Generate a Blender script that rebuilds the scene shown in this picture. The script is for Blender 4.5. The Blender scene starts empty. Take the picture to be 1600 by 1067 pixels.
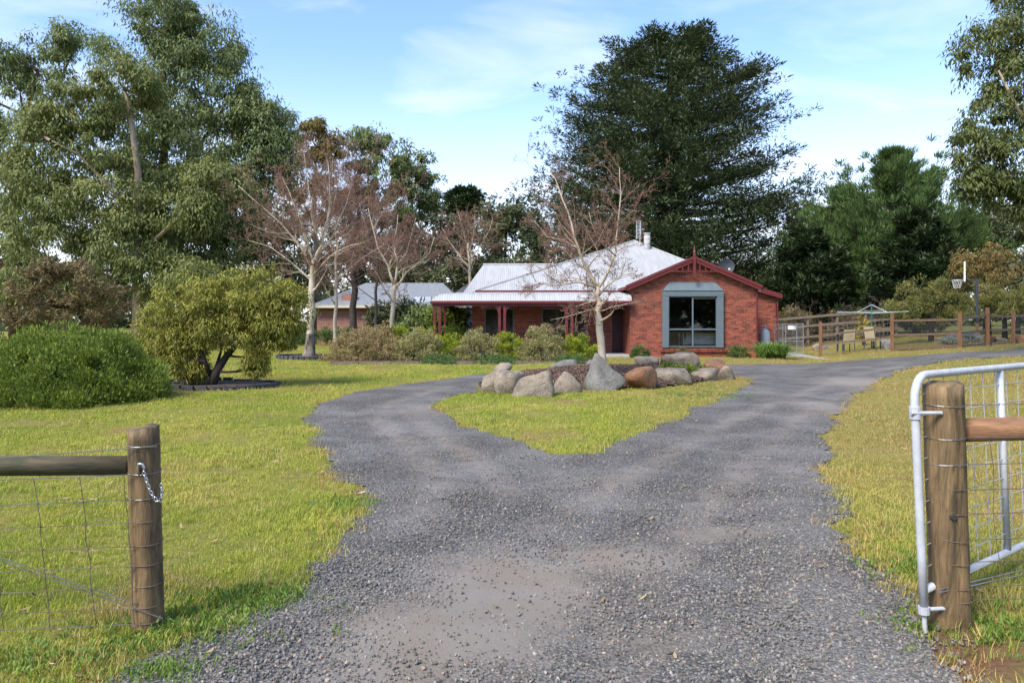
import bpy, bmesh, math, random
import numpy as np
from mathutils import Vector, Matrix, noise as mnoise

# ------------------------------------------------------------------ camera, sky, sun, exposure
F, HZ, CH = 1150.0, 500.0, 1.6            # focal length and horizon row of the 1600 px wide picture, eye height
scene = bpy.context.scene
COL = scene.collection
cam_d = bpy.data.cameras.new('camera')
cam = bpy.data.objects.new('camera', cam_d); COL.objects.link(cam)
cam.location = (0, 0, CH); cam.rotation_euler = (math.radians(90), 0, 0)
cam_d.sensor_width = 36.0; cam_d.lens = F/1600*36.0
cam_d.shift_y = -(533.5-HZ)/1600
cam_d.clip_start = 0.1; cam_d.clip_end = 3000
scene.camera = cam

SUN_EL, SUN_ROT = math.radians(47), math.radians(222)
world = bpy.data.worlds.new('World'); scene.world = world; world.use_nodes = True
wt = world.node_tree; wt.nodes.clear()
def wn(t, **k):
    n = wt.nodes.new(t)
    for a, b in k.items(): setattr(n, a, b)
    return n
sky = wn('ShaderNodeTexSky', sky_type='NISHITA', sun_disc=False, sun_elevation=SUN_EL, sun_rotation=SUN_ROT)
sky.altitude = 100; sky.air_density = 1.0; sky.dust_density = 0.4; sky.ozone_density = 3.5
bgn = wn('ShaderNodeBackground'); outw = wn('ShaderNodeOutputWorld')
bgn.inputs['Strength'].default_value = 0.15
# thin clouds: noise on a flat layer high overhead, thicker toward the horizon
tc = wn('ShaderNodeTexCoord'); sep = wn('ShaderNodeSeparateXYZ')
wt.links.new(tc.outputs['Generated'], sep.inputs[0])
def wmath(op, a, b=None, clamp=False):
    n = wn('ShaderNodeMath', operation=op); n.use_clamp = clamp
    for i, v in enumerate((a, b)):
        if v is None: continue
        if isinstance(v, (int, float)): n.inputs[i].default_value = v
        else: wt.links.new(v, n.inputs[i])
    return n.outputs[0]
zc = wmath('MAXIMUM', sep.outputs['Z'], 0.0)
den = wmath('ADD', zc, 0.10)
cx = wmath('DIVIDE', sep.outputs['X'], den); cy = wmath('DIVIDE', sep.outputs['Y'], den)
comb = wn('ShaderNodeCombineXYZ'); wt.links.new(cx, comb.inputs[0]); wt.links.new(cy, comb.inputs[1])
mapn = wn('ShaderNodeMapping'); mapn.inputs['Scale'].default_value = (0.75, 1.15, 1); mapn.inputs['Location'].default_value = (7.3, 5.1, 0)
wt.links.new(comb.outputs[0], mapn.inputs['Vector'])
nz = wn('ShaderNodeTexNoise'); nz.inputs['Scale'].default_value = 1.5; nz.inputs['Detail'].default_value = 9; nz.inputs['Roughness'].default_value = 0.55
nz.inputs['Distortion'].default_value = 0.35
wt.links.new(mapn.outputs[0], nz.inputs['Vector'])
rmp = wn('ShaderNodeValToRGB'); rmp.color_ramp.elements[0].position = 0.50; rmp.color_ramp.elements[1].position = 0.90
wt.links.new(nz.outputs['Fac'], rmp.inputs[0])
hz1 = wmath('SUBTRACT', 1.0, wmath('DIVIDE', zc, 0.34), True)          # bank of thin white cloud low down
hz2 = wmath('POWER', hz1, 1.4)
cl = wmath('ADD', wmath('MULTIPLY', rmp.outputs['Color'], 0.75), wmath('MULTIPLY', hz2, 0.95), True)
mixw = wn('ShaderNodeMixRGB'); mixw.inputs['Color2'].default_value = (3.4, 3.4, 3.45, 1)
tintw = wn('ShaderNodeMixRGB', blend_type='MULTIPLY'); tintw.inputs['Fac'].default_value = 1; tintw.inputs['Color2'].default_value = (0.76, 0.76, 0.82, 1)
wt.links.new(sky.outputs['Color'], tintw.inputs['Color1'])
wt.links.new(cl, mixw.inputs['Fac']); wt.links.new(tintw.outputs[0], mixw.inputs['Color1'])
wt.links.new(mixw.outputs[0], bgn.inputs['Color']); wt.links.new(bgn.outputs[0], outw.inputs['Surface'])

sun_d = bpy.data.lights.new('sun', 'SUN'); sun_d.energy = 2.1; sun_d.angle = math.radians(22); sun_d.color = (1.0, 0.94, 0.84)
sun = bpy.data.objects.new('sun', sun_d); COL.objects.link(sun)
sd = Vector((math.sin(SUN_ROT)*math.cos(SUN_EL), math.cos(SUN_ROT)*math.cos(SUN_EL), math.sin(SUN_EL)))
sun.rotation_euler = sd.to_track_quat('Z', 'Y').to_euler(); sun.location = (-20, -20, 40)
vs = scene.view_settings
vs.view_transform = 'Standard'; vs.look = 'None'; vs.exposure = 1.5; vs.gamma = 1.0
scene.cycles.use_denoising = True
scene.cycles.max_bounces = 6; scene.cycles.diffuse_bounces = 3; scene.cycles.transparent_max_bounces = 12
scene.cycles.caustics_reflective = False; scene.cycles.caustics_refractive = False

rng = np.random.default_rng(7); random.seed(7)

# ------------------------------------------------------------------ terrain and picking
def sstep(a, b, t):
    t = np.clip((t-a)/(b-a), 0, 1); return t*t*(3-2*t)
def terr(x, y):
    x = np.asarray(x, float); y = np.asarray(y, float)
    u = x-0.33*y
    z = 0.66*sstep(1, 9.5, u)*sstep(-2, 12, y)
    z = z+0.19*np.exp(-((x-2.7)/0.95)**2-((y-3.4)/2.4)**2)
    near = sstep(80, 40, y)
    z = z+near*(0.012*np.sin(1.3*x+0.7*y)+0.010*np.sin(0.9*y-1.9*x+1)+0.006*np.sin(3.1*x+2.3*y))
    return z
def tz(x, y): return float(terr(x, y))
def P(px, py, D): return Vector(((px-800)/F*D, D, CH+(HZ-py)/F*D))
def G(px, py):
    """where the line of sight through a picture point meets the ground"""
    dx, dz = (px-800)/F, (HZ-py)/F
    D = 2.0
    while D < 300:
        if CH+dz*D <= tz(dx*D, D): break
        D += 0.05
    return Vector((dx*D, D, tz(dx*D, D)))
def GX(px, D):
    x = (px-800)/F*D; return Vector((x, D, tz(x, D)))

# ------------------------------------------------------------------ materials
MAT = {}
def nodes(name):
    m = bpy.data.materials.new(name); m.use_nodes = True
    nt = m.node_tree; nt.nodes.clear()
    o = nt.nodes.new('ShaderNodeOutputMaterial'); b = nt.nodes.new('ShaderNodeBsdfPrincipled')
    nt.links.new(b.outputs[0], o.inputs['Surface'])
    return m, nt, b, o
def nd(nt, t, **k):
    n = nt.nodes.new(t)
    for a, v in k.items():
        if a in n.inputs: n.inputs[a].default_value = v
        else: setattr(n, a, v)
    return n
def mixc(nt, fac, a, b, mode='MIX'):
    n = nt.nodes.new('ShaderNodeMixRGB'); n.blend_type = mode
    for i, v in enumerate((fac, a, b)):
        if isinstance(v, (int, float)): n.inputs[i].default_value = v
        elif isinstance(v, tuple): n.inputs[i].default_value = (*v, 1)[:4]
        else: nt.links.new(v, n.inputs[i])
    return n.outputs[0]
def ramp(nt, src, p0, p1, c0=(0, 0, 0), c1=(1, 1, 1)):
    n = nt.nodes.new('ShaderNodeValToRGB'); e = n.color_ramp.elements
    e[0].position, e[1].position = p0, p1; e[0].color = (*c0, 1); e[1].color = (*c1, 1)
    nt.links.new(src, n.inputs[0]); return n.outputs[0]
def noise(nt, vec, scale, detail=4, rough=0.55, dist=0.0):
    n = nd(nt, 'ShaderNodeTexNoise', Scale=scale, Detail=detail, Roughness=rough, Distortion=dist)
    if vec is not None: nt.links.new(vec, n.inputs['Vector'])
    return n.outputs['Fac']
def pos(nt, scale=(1, 1, 1), obj=False):
    if obj: g = nt.nodes.new('ShaderNodeTexCoord').outputs['Object']
    else: g = nt.nodes.new('ShaderNodeNewGeometry').outputs['Position']
    m = nt.nodes.new('ShaderNodeMapping'); m.inputs['Scale'].default_value = scale
    nt.links.new(g, m.inputs['Vector']); return m.outputs[0]
def bump(nt, b, h, strength, dist=0.01):
    n = nd(nt, 'ShaderNodeBump', Strength=strength, Distance=dist)
    nt.links.new(h, n.inputs['Height']); nt.links.new(n.outputs[0], b.inputs['Normal'])
def simple(name, c, rough=0.6, metal=0.0, c2=None, scale=4, stretch=(1, 1, 1), bmp=0.0, spec=0.4):
    m, nt, b, o = nodes(name)
    b.inputs['Roughness'].default_value = rough; b.inputs['Metallic'].default_value = metal
    b.inputs['Specular IOR Level'].default_value = spec
    v = pos(nt, stretch)
    n = noise(nt, v, scale, 6)
    c2 = c2 or tuple(x*0.75 for x in c)
    nt.links.new(mixc(nt, ramp(nt, n, 0.35, 0.68), c, c2), b.inputs['Base Color'])
    if bmp: bump(nt, b, n, bmp)
    MAT[name] = m; return m
def leafmat(name, a, b_, transl=0.25, rough=0.55):
    """leaf colour runs from a to b with the per-leaf tint"""
    m, nt, b, o = nodes(name)
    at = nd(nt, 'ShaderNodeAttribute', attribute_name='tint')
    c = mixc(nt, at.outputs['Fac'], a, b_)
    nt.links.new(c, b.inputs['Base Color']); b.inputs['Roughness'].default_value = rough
    b.inputs['Specular IOR Level'].default_value = 0.3
    t = nt.nodes.new('ShaderNodeBsdfTranslucent'); nt.links.new(c, t.inputs['Color'])
    mx = nd(nt, 'ShaderNodeMixShader'); mx.inputs[0].default_value = transl
    nt.links.new(b.outputs[0], mx.inputs[1]); nt.links.new(t.outputs[0], mx.inputs[2]); nt.links.new(mx.outputs[0], o.inputs['Surface'])
    MAT[name] = m; return m

simple('red_paint', (0.155, 0.026, 0.025), 0.5, c2=(0.115, 0.020, 0.020))
simple('blue_grey_paint', (0.130, 0.165, 0.180), 0.5, c2=(0.110, 0.140, 0.155))
simple('roof_steel', (0.425, 0.42, 0.405), 0.5, c2=(0.35, 0.345, 0.33), scale=1.6, stretch=(4, 0.5, 0.5))
simple('grey_roof', (0.09, 0.095, 0.105), 0.5)
simple('neighbour_roof', (0.26, 0.275, 0.29), 0.5)
simple('mortar', (0.30, 0.25, 0.22), 0.9)
simple('concrete', (0.42, 0.41, 0.39), 0.85, c2=(0.33, 0.32, 0.30), scale=3)
simple('dark_room', (0.20, 0.18, 0.16), 0.9)
simple('room_floor', (0.12, 0.08, 0.05), 0.6)
simple('door_red', (0.055, 0.012, 0.016), 0.4)
simple('white_paint', (0.75, 0.75, 0.73), 0.5)
simple('grey_render', (0.24, 0.25, 0.27), 0.85)
simple('galvanised', (0.56, 0.57, 0.58), 0.5, 0.1, c2=(0.44, 0.45, 0.46), scale=18)
simple('wire_steel', (0.30, 0.30, 0.30), 0.45, 0.7, c2=(0.20, 0.17, 0.14), scale=9)
simple('rusty_wire', (0.13, 0.085, 0.055), 0.7, 0.4, c2=(0.22, 0.18, 0.15), scale=14)
simple('chain_steel', (0.72, 0.73, 0.75), 0.28, 0.9)
simple('dish_grey', (0.045, 0.053, 0.06), 0.6)
simple('cream', (0.62, 0.55, 0.40), 0.7)
simple('quilt', (0.70, 0.68, 0.70), 0.9, c2=(0.30, 0.27, 0.36), scale=14)
simple('quilt_olive', (0.50, 0.46, 0.28), 0.9, c2=(0.34, 0.32, 0.18), scale=11)
simple('dark_metal', (0.035, 0.038, 0.042), 0.5)
simple('green_metal', (0.02, 0.15, 0.11), 0.45)
simple('line_cord', (0.45, 0.58, 0.53), 0.6)
simple('fabric_beige', (0.52, 0.43, 0.26), 0.85)
simple('treated_orange', (0.26, 0.13, 0.058), 0.8, c2=(0.16, 0.085, 0.045), scale=5, stretch=(3, 3, 0.6), bmp=0.2)
simple('grey_timber', (0.20, 0.15, 0.11), 0.85, c2=(0.12, 0.09, 0.07), scale=6, stretch=(1, 3, 3), bmp=0.2)
simple('rail_brown', (0.17, 0.105, 0.065), 0.8, c2=(0.11, 0.072, 0.048), scale=5, stretch=(0.6, 3, 3), bmp=0.2)
simple('slate_block', (0.09, 0.09, 0.095), 0.85, c2=(0.045, 0.046, 0.05), scale=9, bmp=0.4)
simple('soil', (0.10, 0.065, 0.045), 0.95, c2=(0.05, 0.033, 0.024), scale=7, bmp=0.5)
simple('bark_red', (0.14, 0.065, 0.04), 0.85, c2=(0.075, 0.045, 0.032), scale=2.5, stretch=(2, 2, 0.5), bmp=0.4)
simple('bark_pale', (0.36, 0.29, 0.20), 0.8, c2=(0.20, 0.14, 0.09), scale=2.0, stretch=(1, 1, 0.6), bmp=0.2)
simple('bark_dark', (0.055, 0.042, 0.035), 0.9, c2=(0.03, 0.024, 0.02), scale=4, stretch=(2, 2, 0.5), bmp=0.4)
simple('bark_rough', (0.025, 0.021, 0.018), 0.9, c2=(0.30, 0.26, 0.20), scale=3.5, stretch=(1.5, 1.5, 0.7), bmp=0.6)
simple('twig_red', (0.26, 0.138, 0.095), 0.8, c2=(0.20, 0.12, 0.085), scale=2)
simple('twig_brown', (0.12, 0.082, 0.066), 0.8, c2=(0.085, 0.06, 0.05), scale=2)
simple('grey_tube', (0.27, 0.28, 0.29), 0.5, 0.2)
simple('net_white', (0.7, 0.7, 0.66), 0.8)

def brickmat():
    m, nt, b, o = nodes('brick')
    at = nd(nt, 'ShaderNodeAttribute', attribute_name='tint')
    n = noise(nt, pos(nt), 22, 4)
    c = mixc(nt, at.outputs['Fac'], (0.13, 0.022, 0.014), (0.38, 0.088, 0.040))
    c = mixc(nt, ramp(nt, n, 0.45, 0.75), c, (0.30, 0.13, 0.08))
    nt.links.new(c, b.inputs['Base Color']); b.inputs['Roughness'].default_value = 0.85
    bump(nt, b, n, 0.3); MAT['brick'] = m
brickmat()
def brick_far():
    m, nt, b, o = nodes('brick_far')
    t = nd(nt, 'ShaderNodeTexBrick', Scale=1.0); t.inputs['Brick Width'].default_value = 0.24; t.inputs['Row Height'].default_value = 0.086
    t.inputs['Mortar Size'].default_value = 0.008
    t.inputs['Color1'].default_value = (0.26, 0.085, 0.055, 1); t.inputs['Color2'].default_value = (0.36, 0.15, 0.10, 1); t.inputs['Mortar'].default_value = (0.34, 0.28, 0.24, 1)
    g = nt.nodes.new('ShaderNodeNewGeometry'); s = nt.nodes.new('ShaderNodeSeparateXYZ'); c = nt.nodes.new('ShaderNodeCombineXYZ')
    nt.links.new(g.outputs['Position'], s.inputs[0])
    ad = nd(nt, 'ShaderNodeMath', operation='ADD'); nt.links.new(s.outputs[0], ad.inputs[0]); nt.links.new(s.outputs[1], ad.inputs[1])
    nt.links.new(ad.outputs[0], c.inputs[0]); nt.links.new(s.outputs[2], c.inputs[1]); nt.links.new(c.outputs[0], t.inputs['Vector'])
    nt.links.new(t.outputs['Color'], b.inputs['Base Color']); b.inputs['Roughness'].default_value = 0.9; MAT['brick_far'] = m
brick_far()
def glassmat():
    m, nt, b, o = nodes('glass')
    fr = nd(nt, 'ShaderNodeFresnel', IOR=1.5); tr = nd(nt, 'ShaderNodeBsdfTransparent'); tr.inputs[0].default_value = (0.88, 0.90, 0.89, 1)
    gl = nd(nt, 'ShaderNodeBsdfGlossy', Roughness=0.02)
    mx = nd(nt, 'ShaderNodeMixShader'); nt.links.new(fr.outputs[0], mx.inputs[0]); nt.links.new(tr.outputs[0], mx.inputs[1]); nt.links.new(gl.outputs[0], mx.inputs[2])
    nt.links.new(mx.outputs[0], o.inputs['Surface']); MAT['glass'] = m
glassmat()
def meshcloth():
    """dark shade netting: a fine open weave"""
    m, nt, b, o = nodes('shade_net')
    b.inputs['Base Color'].default_value = (0.02, 0.02, 0.022, 1); b.inputs['Roughness'].default_value = 0.8
    tr = nd(nt, 'ShaderNodeBsdfTransparent'); mx = nd(nt, 'ShaderNodeMixShader'); mx.inputs[0].default_value = 0.30
    nt.links.new(tr.outputs[0], mx.inputs[1]); nt.links.new(b.outputs[0], mx.inputs[2]); nt.links.new(mx.outputs[0], o.inputs['Surface']); MAT['shade_net'] = m
meshcloth()
def postwood(name, st, c1, c2, c3):
    m, nt, b, o = nodes(name)
    v = pos(nt, st)
    n1 = noise(nt, v, 9, 8, 0.65, 1.2); n2 = noise(nt, pos(nt, tuple(max(q_, 0.6) for q_ in st)), 3.0, 7, 0.7, 0.8); n3 = noise(nt, v, 42, 4)
    c = mixc(nt, ramp(nt, n1, 0.35, 0.65), c1, c2)
    c = mixc(nt, ramp(nt, n2, 0.44, 0.60), c, c3)
    c = mixc(nt, ramp(nt, n3, 0.55, 0.75), c, tuple(x*0.45 for x in c1))
    nt.links.new(c, b.inputs['Base Color']); b.inputs['Roughness'].default_value = 0.75
    ad = nd(nt, 'ShaderNodeMath', operation='ADD'); nt.links.new(n1, ad.inputs[0]); nt.links.new(n3, ad.inputs[1])
    bump(nt, b, ad.outputs[0], 0.6, 0.006); MAT[name] = m
postwood('post_wood', (2.2, 2.2, 0.25), (0.145, 0.088, 0.038), (0.27, 0.175, 0.078), (0.055, 0.040, 0.019))
postwood('rail_wood', (0.25, 2.2, 2.2), (0.24, 0.115, 0.05), (0.34, 0.18, 0.085), (0.20, 0.10, 0.05))
postwood('rail_mossy', (0.25, 2.2, 2.2), (0.085, 0.065, 0.034), (0.15, 0.115, 0.055), (0.055, 0.055, 0.022))
def birchbark():
    m, nt, b, o = nodes('birch_bark')
    n1 = noise(nt, pos(nt, (2, 2, 9)), 3.2, 5, 0.6); n2 = noise(nt, pos(nt), 2.2, 4); n3 = noise(nt, pos(nt, (3, 3, 7)), 5.5, 3)
    c = mixc(nt, ramp(nt, n2, 0.35, 0.7), (0.54, 0.46, 0.345), (0.40, 0.31, 0.20))
    c = mixc(nt, ramp(nt, n1, 0.60, 0.68), c, (0.09, 0.065, 0.045))
    c = mixc(nt, ramp(nt, n3, 0.68, 0.74), c, (0.03, 0.024, 0.02))
    nt.links.new(c, b.inputs['Base Color']); b.inputs['Roughness'].default_value = 0.75; bump(nt, b, n1, 0.3); MAT['birch_bark'] = m
birchbark()
def granite(name, a, b_, lich):
    m, nt, b, o = nodes(name)
    v = pos(nt)
    n1 = noise(nt, v, 2.6, 7, 0.62); n2 = noise(nt, v, 26, 5, 0.75); n3 = noise(nt, v, 4.5, 8, 0.75)
    c = mixc(nt, ramp(nt, n1, 0.38, 0.64), a, b_)
    c = mixc(nt, ramp(nt, n3, 0.48, 0.60), c, lich)
    n5 = noise(nt, v, 9, 6, 0.8)
    c = mixc(nt, ramp(nt, n5, 0.56, 0.66), c, tuple(min(x*1.5, 0.5) for x in b_))
    c = mixc(nt, ramp(nt, n2, 0.52, 0.66), c, tuple(x*0.4 for x in a))
    nt.links.new(c, b.inputs['Base Color']); b.inputs['Roughness'].default_value = 0.9
    ad = nd(nt, 'ShaderNodeMath', operation='ADD'); nt.links.new(n3, ad.inputs[0]); nt.links.new(n2, ad.inputs[1])
    bump(nt, b, ad.outputs[0], 1.0, 0.04); MAT[name] = m
granite('granite_tan', (0.38, 0.31, 0.22), (0.27, 0.215, 0.155), (0.15, 0.13, 0.105))
granite('granite_grey', (0.29, 0.275, 0.235), (0.19, 0.18, 0.155), (0.12, 0.115, 0.10))
granite('granite_orange', (0.38, 0.17, 0.07), (0.24, 0.13, 0.07), (0.12, 0.09, 0.062))

leafmat('leaf_euc', (0.076, 0.115, 0.036), (0.23, 0.27, 0.088))
leafmat('leaf_euc_light', (0.085, 0.120, 0.032), (0.28, 0.29, 0.085))
leafmat('leaf_euc_right', (0.050, 0.077, 0.019), (0.188, 0.203, 0.060))
leafmat('leaf_euc_yellow', (0.104, 0.098, 0.025), (0.256, 0.188, 0.044))
leafmat('leaf_cypress', (0.030, 0.046, 0.018), (0.100, 0.128, 0.046), 0.12)
leafmat('leaf_conifer', (0.042, 0.080, 0.022), (0.130, 0.195, 0.050), 0.15)
leafmat('leaf_conifer_dark', (0.022, 0.042, 0.016), (0.064, 0.093, 0.031), 0.12)
leafmat('leaf_hedge', (0.064, 0.128, 0.020), (0.264, 0.315, 0.044))
leafmat('leaf_bottlebrush', (0.12, 0.14, 0.026), (0.42, 0.39, 0.062))
leafmat('leaf_mixed_brown', (0.099, 0.093, 0.033), (0.272, 0.188, 0.083))
leafmat('leaf_pale', (0.16, 0.175, 0.050), (0.48, 0.41, 0.18))
leafmat('leaf_pink', (0.15, 0.16, 0.045), (0.50, 0.33, 0.17))
leafmat('leaf_lime', (0.094, 0.156, 0.013), (0.400, 0.425, 0.024))
leafmat('leaf_ground', (0.056, 0.112, 0.027), (0.136, 0.217, 0.056))
leafmat('leaf_strap', (0.072, 0.158, 0.025), (0.256, 0.375, 0.069))
leafmat('leaf_olive', (0.096, 0.105, 0.027), (0.264, 0.247, 0.069))
leafmat('leaf_orange', (0.105, 0.095, 0.028), (0.30, 0.20, 0.06))
leafmat('leaf_wood', (0.062, 0.080, 0.032), (0.165, 0.170, 0.075))
leafmat('leaf_silver', (0.260, 0.280, 0.230), (0.460, 0.470, 0.400))
leafmat('leaf_yellow', (0.220, 0.170, 0.030), (0.480, 0.360, 0.060))
leafmat('leaf_red', (0.250, 0.070, 0.030), (0.450, 0.150, 0.060))

# ------------------------------------------------------------------ building helpers
def tag(o, label=None, cat=None, group=None, kind=None):
    for k, v in (('label', label), ('category', cat), ('group', group), ('kind', kind)):
        if v: o[k] = v
    return o
def thing(name, loc, label, cat, group=None):
    o = bpy.data.objects.new(name, None); COL.objects.link(o); o.location = loc
    o.empty_display_size = 0.1
    return tag(o, label, cat, group)
def wloc(o):
    v = Vector(o.location)
    while o.parent: o = o.parent; v += Vector(o.location)
    return v
class MB:
    def __init__(s): s.v = []; s.f = []; s.t = []
    def add(s, V, Fs, tint=None):
        b = len(s.v); s.v.extend([tuple(p) for p in V]); s.f.extend([tuple(b+i for i in f) for f in Fs])
        s.t.extend([0.5 if tint is None else tint]*len(V)); return s
    def box(s, x0, x1, y0, y1, z0, z1, tint=None):
        V = [(x, y, z) for z in (z0, z1) for y in (y0, y1) for x in (x0, x1)]
        return s.add(V, [(0, 2, 3, 1), (4, 5, 7, 6), (0, 1, 5, 4), (2, 6, 7, 3), (0, 4, 6, 2), (1, 3, 7, 5)], tint)
    def beam(s, p0, p1, w, h, up=(0, 0, 1)):
        p0, p1 = Vector(p0), Vector(p1); d = (p1-p0).normalized(); u = Vector(up)
        r = d.cross(u)
        if r.length < 1e-4: r = d.cross(Vector((0, 1, 0)))
        r.normalize(); u = r.cross(d).normalized()
        V = [p+r*a*w/2+u*b*h/2 for p in (p0, p1) for a, b in ((-1, -1), (1, -1), (1, 1), (-1, 1))]
        return s.add(V, [(3, 2, 1, 0), (4, 5, 6, 7), (0, 1, 5, 4), (1, 2, 6, 5), (2, 3, 7, 6), (3, 0, 4, 7)])
    def tube(s, pts, rad, n=8, caps=True, tint=None):
        pts = [Vector(p) for p in pts]
        if isinstance(rad, (int, float)): rad = [rad]*len(pts)
        V = []; Fs = []; pr = None
        for i, p in enumerate(pts):
            d = (pts[min(i+1, len(pts)-1)]-pts[max(i-1, 0)])
            if d.length < 1e-9: d = Vector((0, 0, 1))
            d.normalize()
            if pr is None:
                a = Vector((0, 0, 1)) if abs(d.z) < 0.9 else Vector((1, 0, 0)); r = d.cross(a).normalized()
            else:
                r = pr-d*pr.dot(d)
                if r.length < 1e-6: r = d.orthogonal()
                r.normalize()
            pr = r; u = d.cross(r)
            for k in range(n):
                a = 2*math.pi*k/n; V.append(p+(r*math.cos(a)+u*math.sin(a))*rad[i])
        for i in range(len(pts)-1):
            for k in range(n):
                k2 = (k+1) % n; Fs.append((i*n+k, i*n+k2, (i+1)*n+k2, (i+1)*n+k))
        if caps: Fs.append(tuple(range(n-1, -1, -1))); Fs.append(tuple((len(pts)-1)*n+k for k in range(n)))
        return s.add(V, Fs, tint)
    def poly(s, pts, thick):
        """flat polygon given thickness along a vector"""
        n = len(pts); t = Vector(thick); V = [Vector(p) for p in pts]+[Vector(p)+t for p in pts]
        Fs = [tuple(range(n-1, -1, -1)), tuple(range(n, 2*n))]+[(i, (i+1) % n, n+(i+1) % n, n+i) for i in range(n)]
        return s.add(V, Fs)
    def build(s, name, mat, parent=None, smooth=False, tint=False):
        me = bpy.data.meshes.new(name)
        V = np.array(s.v, float)
        if parent is None: base = np.array([(V[:, 0].min()+V[:, 0].max())/2, (V[:, 1].min()+V[:, 1].max())/2, V[:, 2].min()])
        else: base = np.array(wloc(parent))
        me.from_pydata([tuple(p) for p in V-base], [], s.f)
        if tint:
            at = me.attributes.new('tint', 'FLOAT', 'POINT'); at.data.foreach_set('value', np.array(s.t, np.float32))
        bm = bmesh.new(); bm.from_mesh(me); bmesh.ops.recalc_face_normals(bm, faces=bm.faces); bm.to_mesh(me); bm.free()
        if smooth: me.polygons.foreach_set('use_smooth', [True]*len(me.polygons))
        me.materials.append(MAT[mat] if isinstance(mat, str) else mat)
        o = bpy.data.objects.new(name, me); COL.objects.link(o)
        if parent is not None: o.parent = parent
        else: o.location = base
        return o
def rawmesh(name, V, Fa, mat, parent=None, tint=None, nside=4, smooth=False):
    """fast mesh from numpy arrays with faces all of one size"""
    V = np.asarray(V, np.float64)
    base = np.array(wloc(parent)) if parent is not None else np.array([(V[:, 0].min()+V[:, 0].max())/2, (V[:, 1].min()+V[:, 1].max())/2, V[:, 2].min()])
    me = bpy.data.meshes.new(name); nf = len(Fa)
    me.vertices.add(len(V)); me.vertices.foreach_set('co', (V-base).astype(np.float32).ravel())
    me.loops.add(nf*nside); me.loops.foreach_set('vertex_index', np.asarray(Fa, np.int32).ravel())
    me.polygons.add(nf); me.polygons.foreach_set('loop_start', np.arange(0, nf*nside, nside, dtype=np.int32))
    me.polygons.foreach_set('loop_total', np.full(nf, nside, np.int32))
    if smooth: me.polygons.foreach_set('use_smooth', np.ones(nf, bool))
    if tint is not None:
        at = me.attributes.new('tint', 'FLOAT', 'POINT'); at.data.foreach_set('value', np.asarray(tint, np.float32))
    me.update(calc_edges=True); me.materials.append(MAT[mat])
    o = bpy.data.objects.new(name, me); COL.objects.link(o)
    if parent is not None: o.parent = parent
    else: o.location = base
    return o
def unit(a): return a/np.maximum(np.linalg.norm(a, axis=-1, keepdims=True), 1e-9)
def rdir(n): return unit(rng.normal(size=(n, 3)))
def leaf_obj(name, p, ax, nr, L, W, tint, mat, parent):
    n = len(p); ax = unit(ax); sd_ = unit(np.cross(ax, nr)); L = np.broadcast_to(L, n)[:, None]; W = np.broadcast_to(W, n)[:, None]
    V = np.empty((n, 4, 3)); V[:, 0] = p; V[:, 1] = p+ax*L*0.45+sd_*W/2; V[:, 2] = p+ax*L; V[:, 3] = p+ax*L*0.45-sd_*W/2
    return rawmesh(name, V.reshape(-1, 3), np.arange(n*4).reshape(-1, 4), mat, parent, np.repeat(np.clip(tint, 0, 1), 4))
def puff_leaves(C, R, n, L, W, mode, squash=0.8, tvar=0.35, tips=0.3):
    """leaves for clumps at C with radius R (arrays); returns pos, axis, normal, length, width, tint"""
    k = len(C); N = k*n
    c = np.repeat(C, n, 0); r = np.repeat(np.broadcast_to(R, k), n)
    d = rdir(N); rad = (0.35+0.65*rng.random(N)**0.6)
    off = d*(rad*r)[:, None]; off[:, 2] *= squash
    p = c+off
    up = np.array([0, 0, 1.0]); rnd = rdir(N)
    if mode == 'droop': ax = rnd*0.6+d*0.35-up*0.85; nr = d*0.9+up*0.45+rdir(N)*0.6
    elif mode == 'up': ax = d*0.7+up*0.8+rnd*0.5; nr = d*0.6+up*0.5+rdir(N)*0.7
    elif mode == 'spray':
        dh = d.copy(); dh[:, 2] *= 0.3
        ax = dh+rnd*0.5+up*0.15; nr = up*0.9+d*0.5+rdir(N)*0.5
    else: ax = rnd; nr = d*0.9+up*0.3+rdir(N)*0.6
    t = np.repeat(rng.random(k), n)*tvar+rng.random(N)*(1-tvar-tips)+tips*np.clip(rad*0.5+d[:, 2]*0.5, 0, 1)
    return p, ax, nr, L*(0.7+0.6*rng.random(N)), W*(0.7+0.6*rng.random(N)), t
def nz3(p, f):
    x, y, z = p[:, 0]*f, p[:, 1]*f, p[:, 2]*f
    return np.sin(x+1.7*np.sin(0.7*y+0.9*z))*np.sin(0.9*y+1.3*np.sin(1.1*z))+np.sin(1.3*z+1.1*np.sin(0.8*x+0.5*y))*0.8
def lobes_world(lobes, D, sq=1.0):
    out = []
    for l in lobes:
        px, py, rx, ry = l[:4]; dd = l[4] if len(l) > 4 else 0.0
        c = P(px, py, D+dd); s = (D+dd)/F
        out.append((np.array(c), np.array([rx*s, rx*s*sq, ry*s])))
    return out
def crown_puffs(lobes, per, zmin=0.15):
    C = []
    for c, r in lobes:
        d = rdir(per); rr = 0.45+0.55*rng.random(per)**0.5
        C.append(c+d*r*rr[:, None])
    C = np.concatenate(C); return C[C[:, 2] > zmin]
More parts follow.
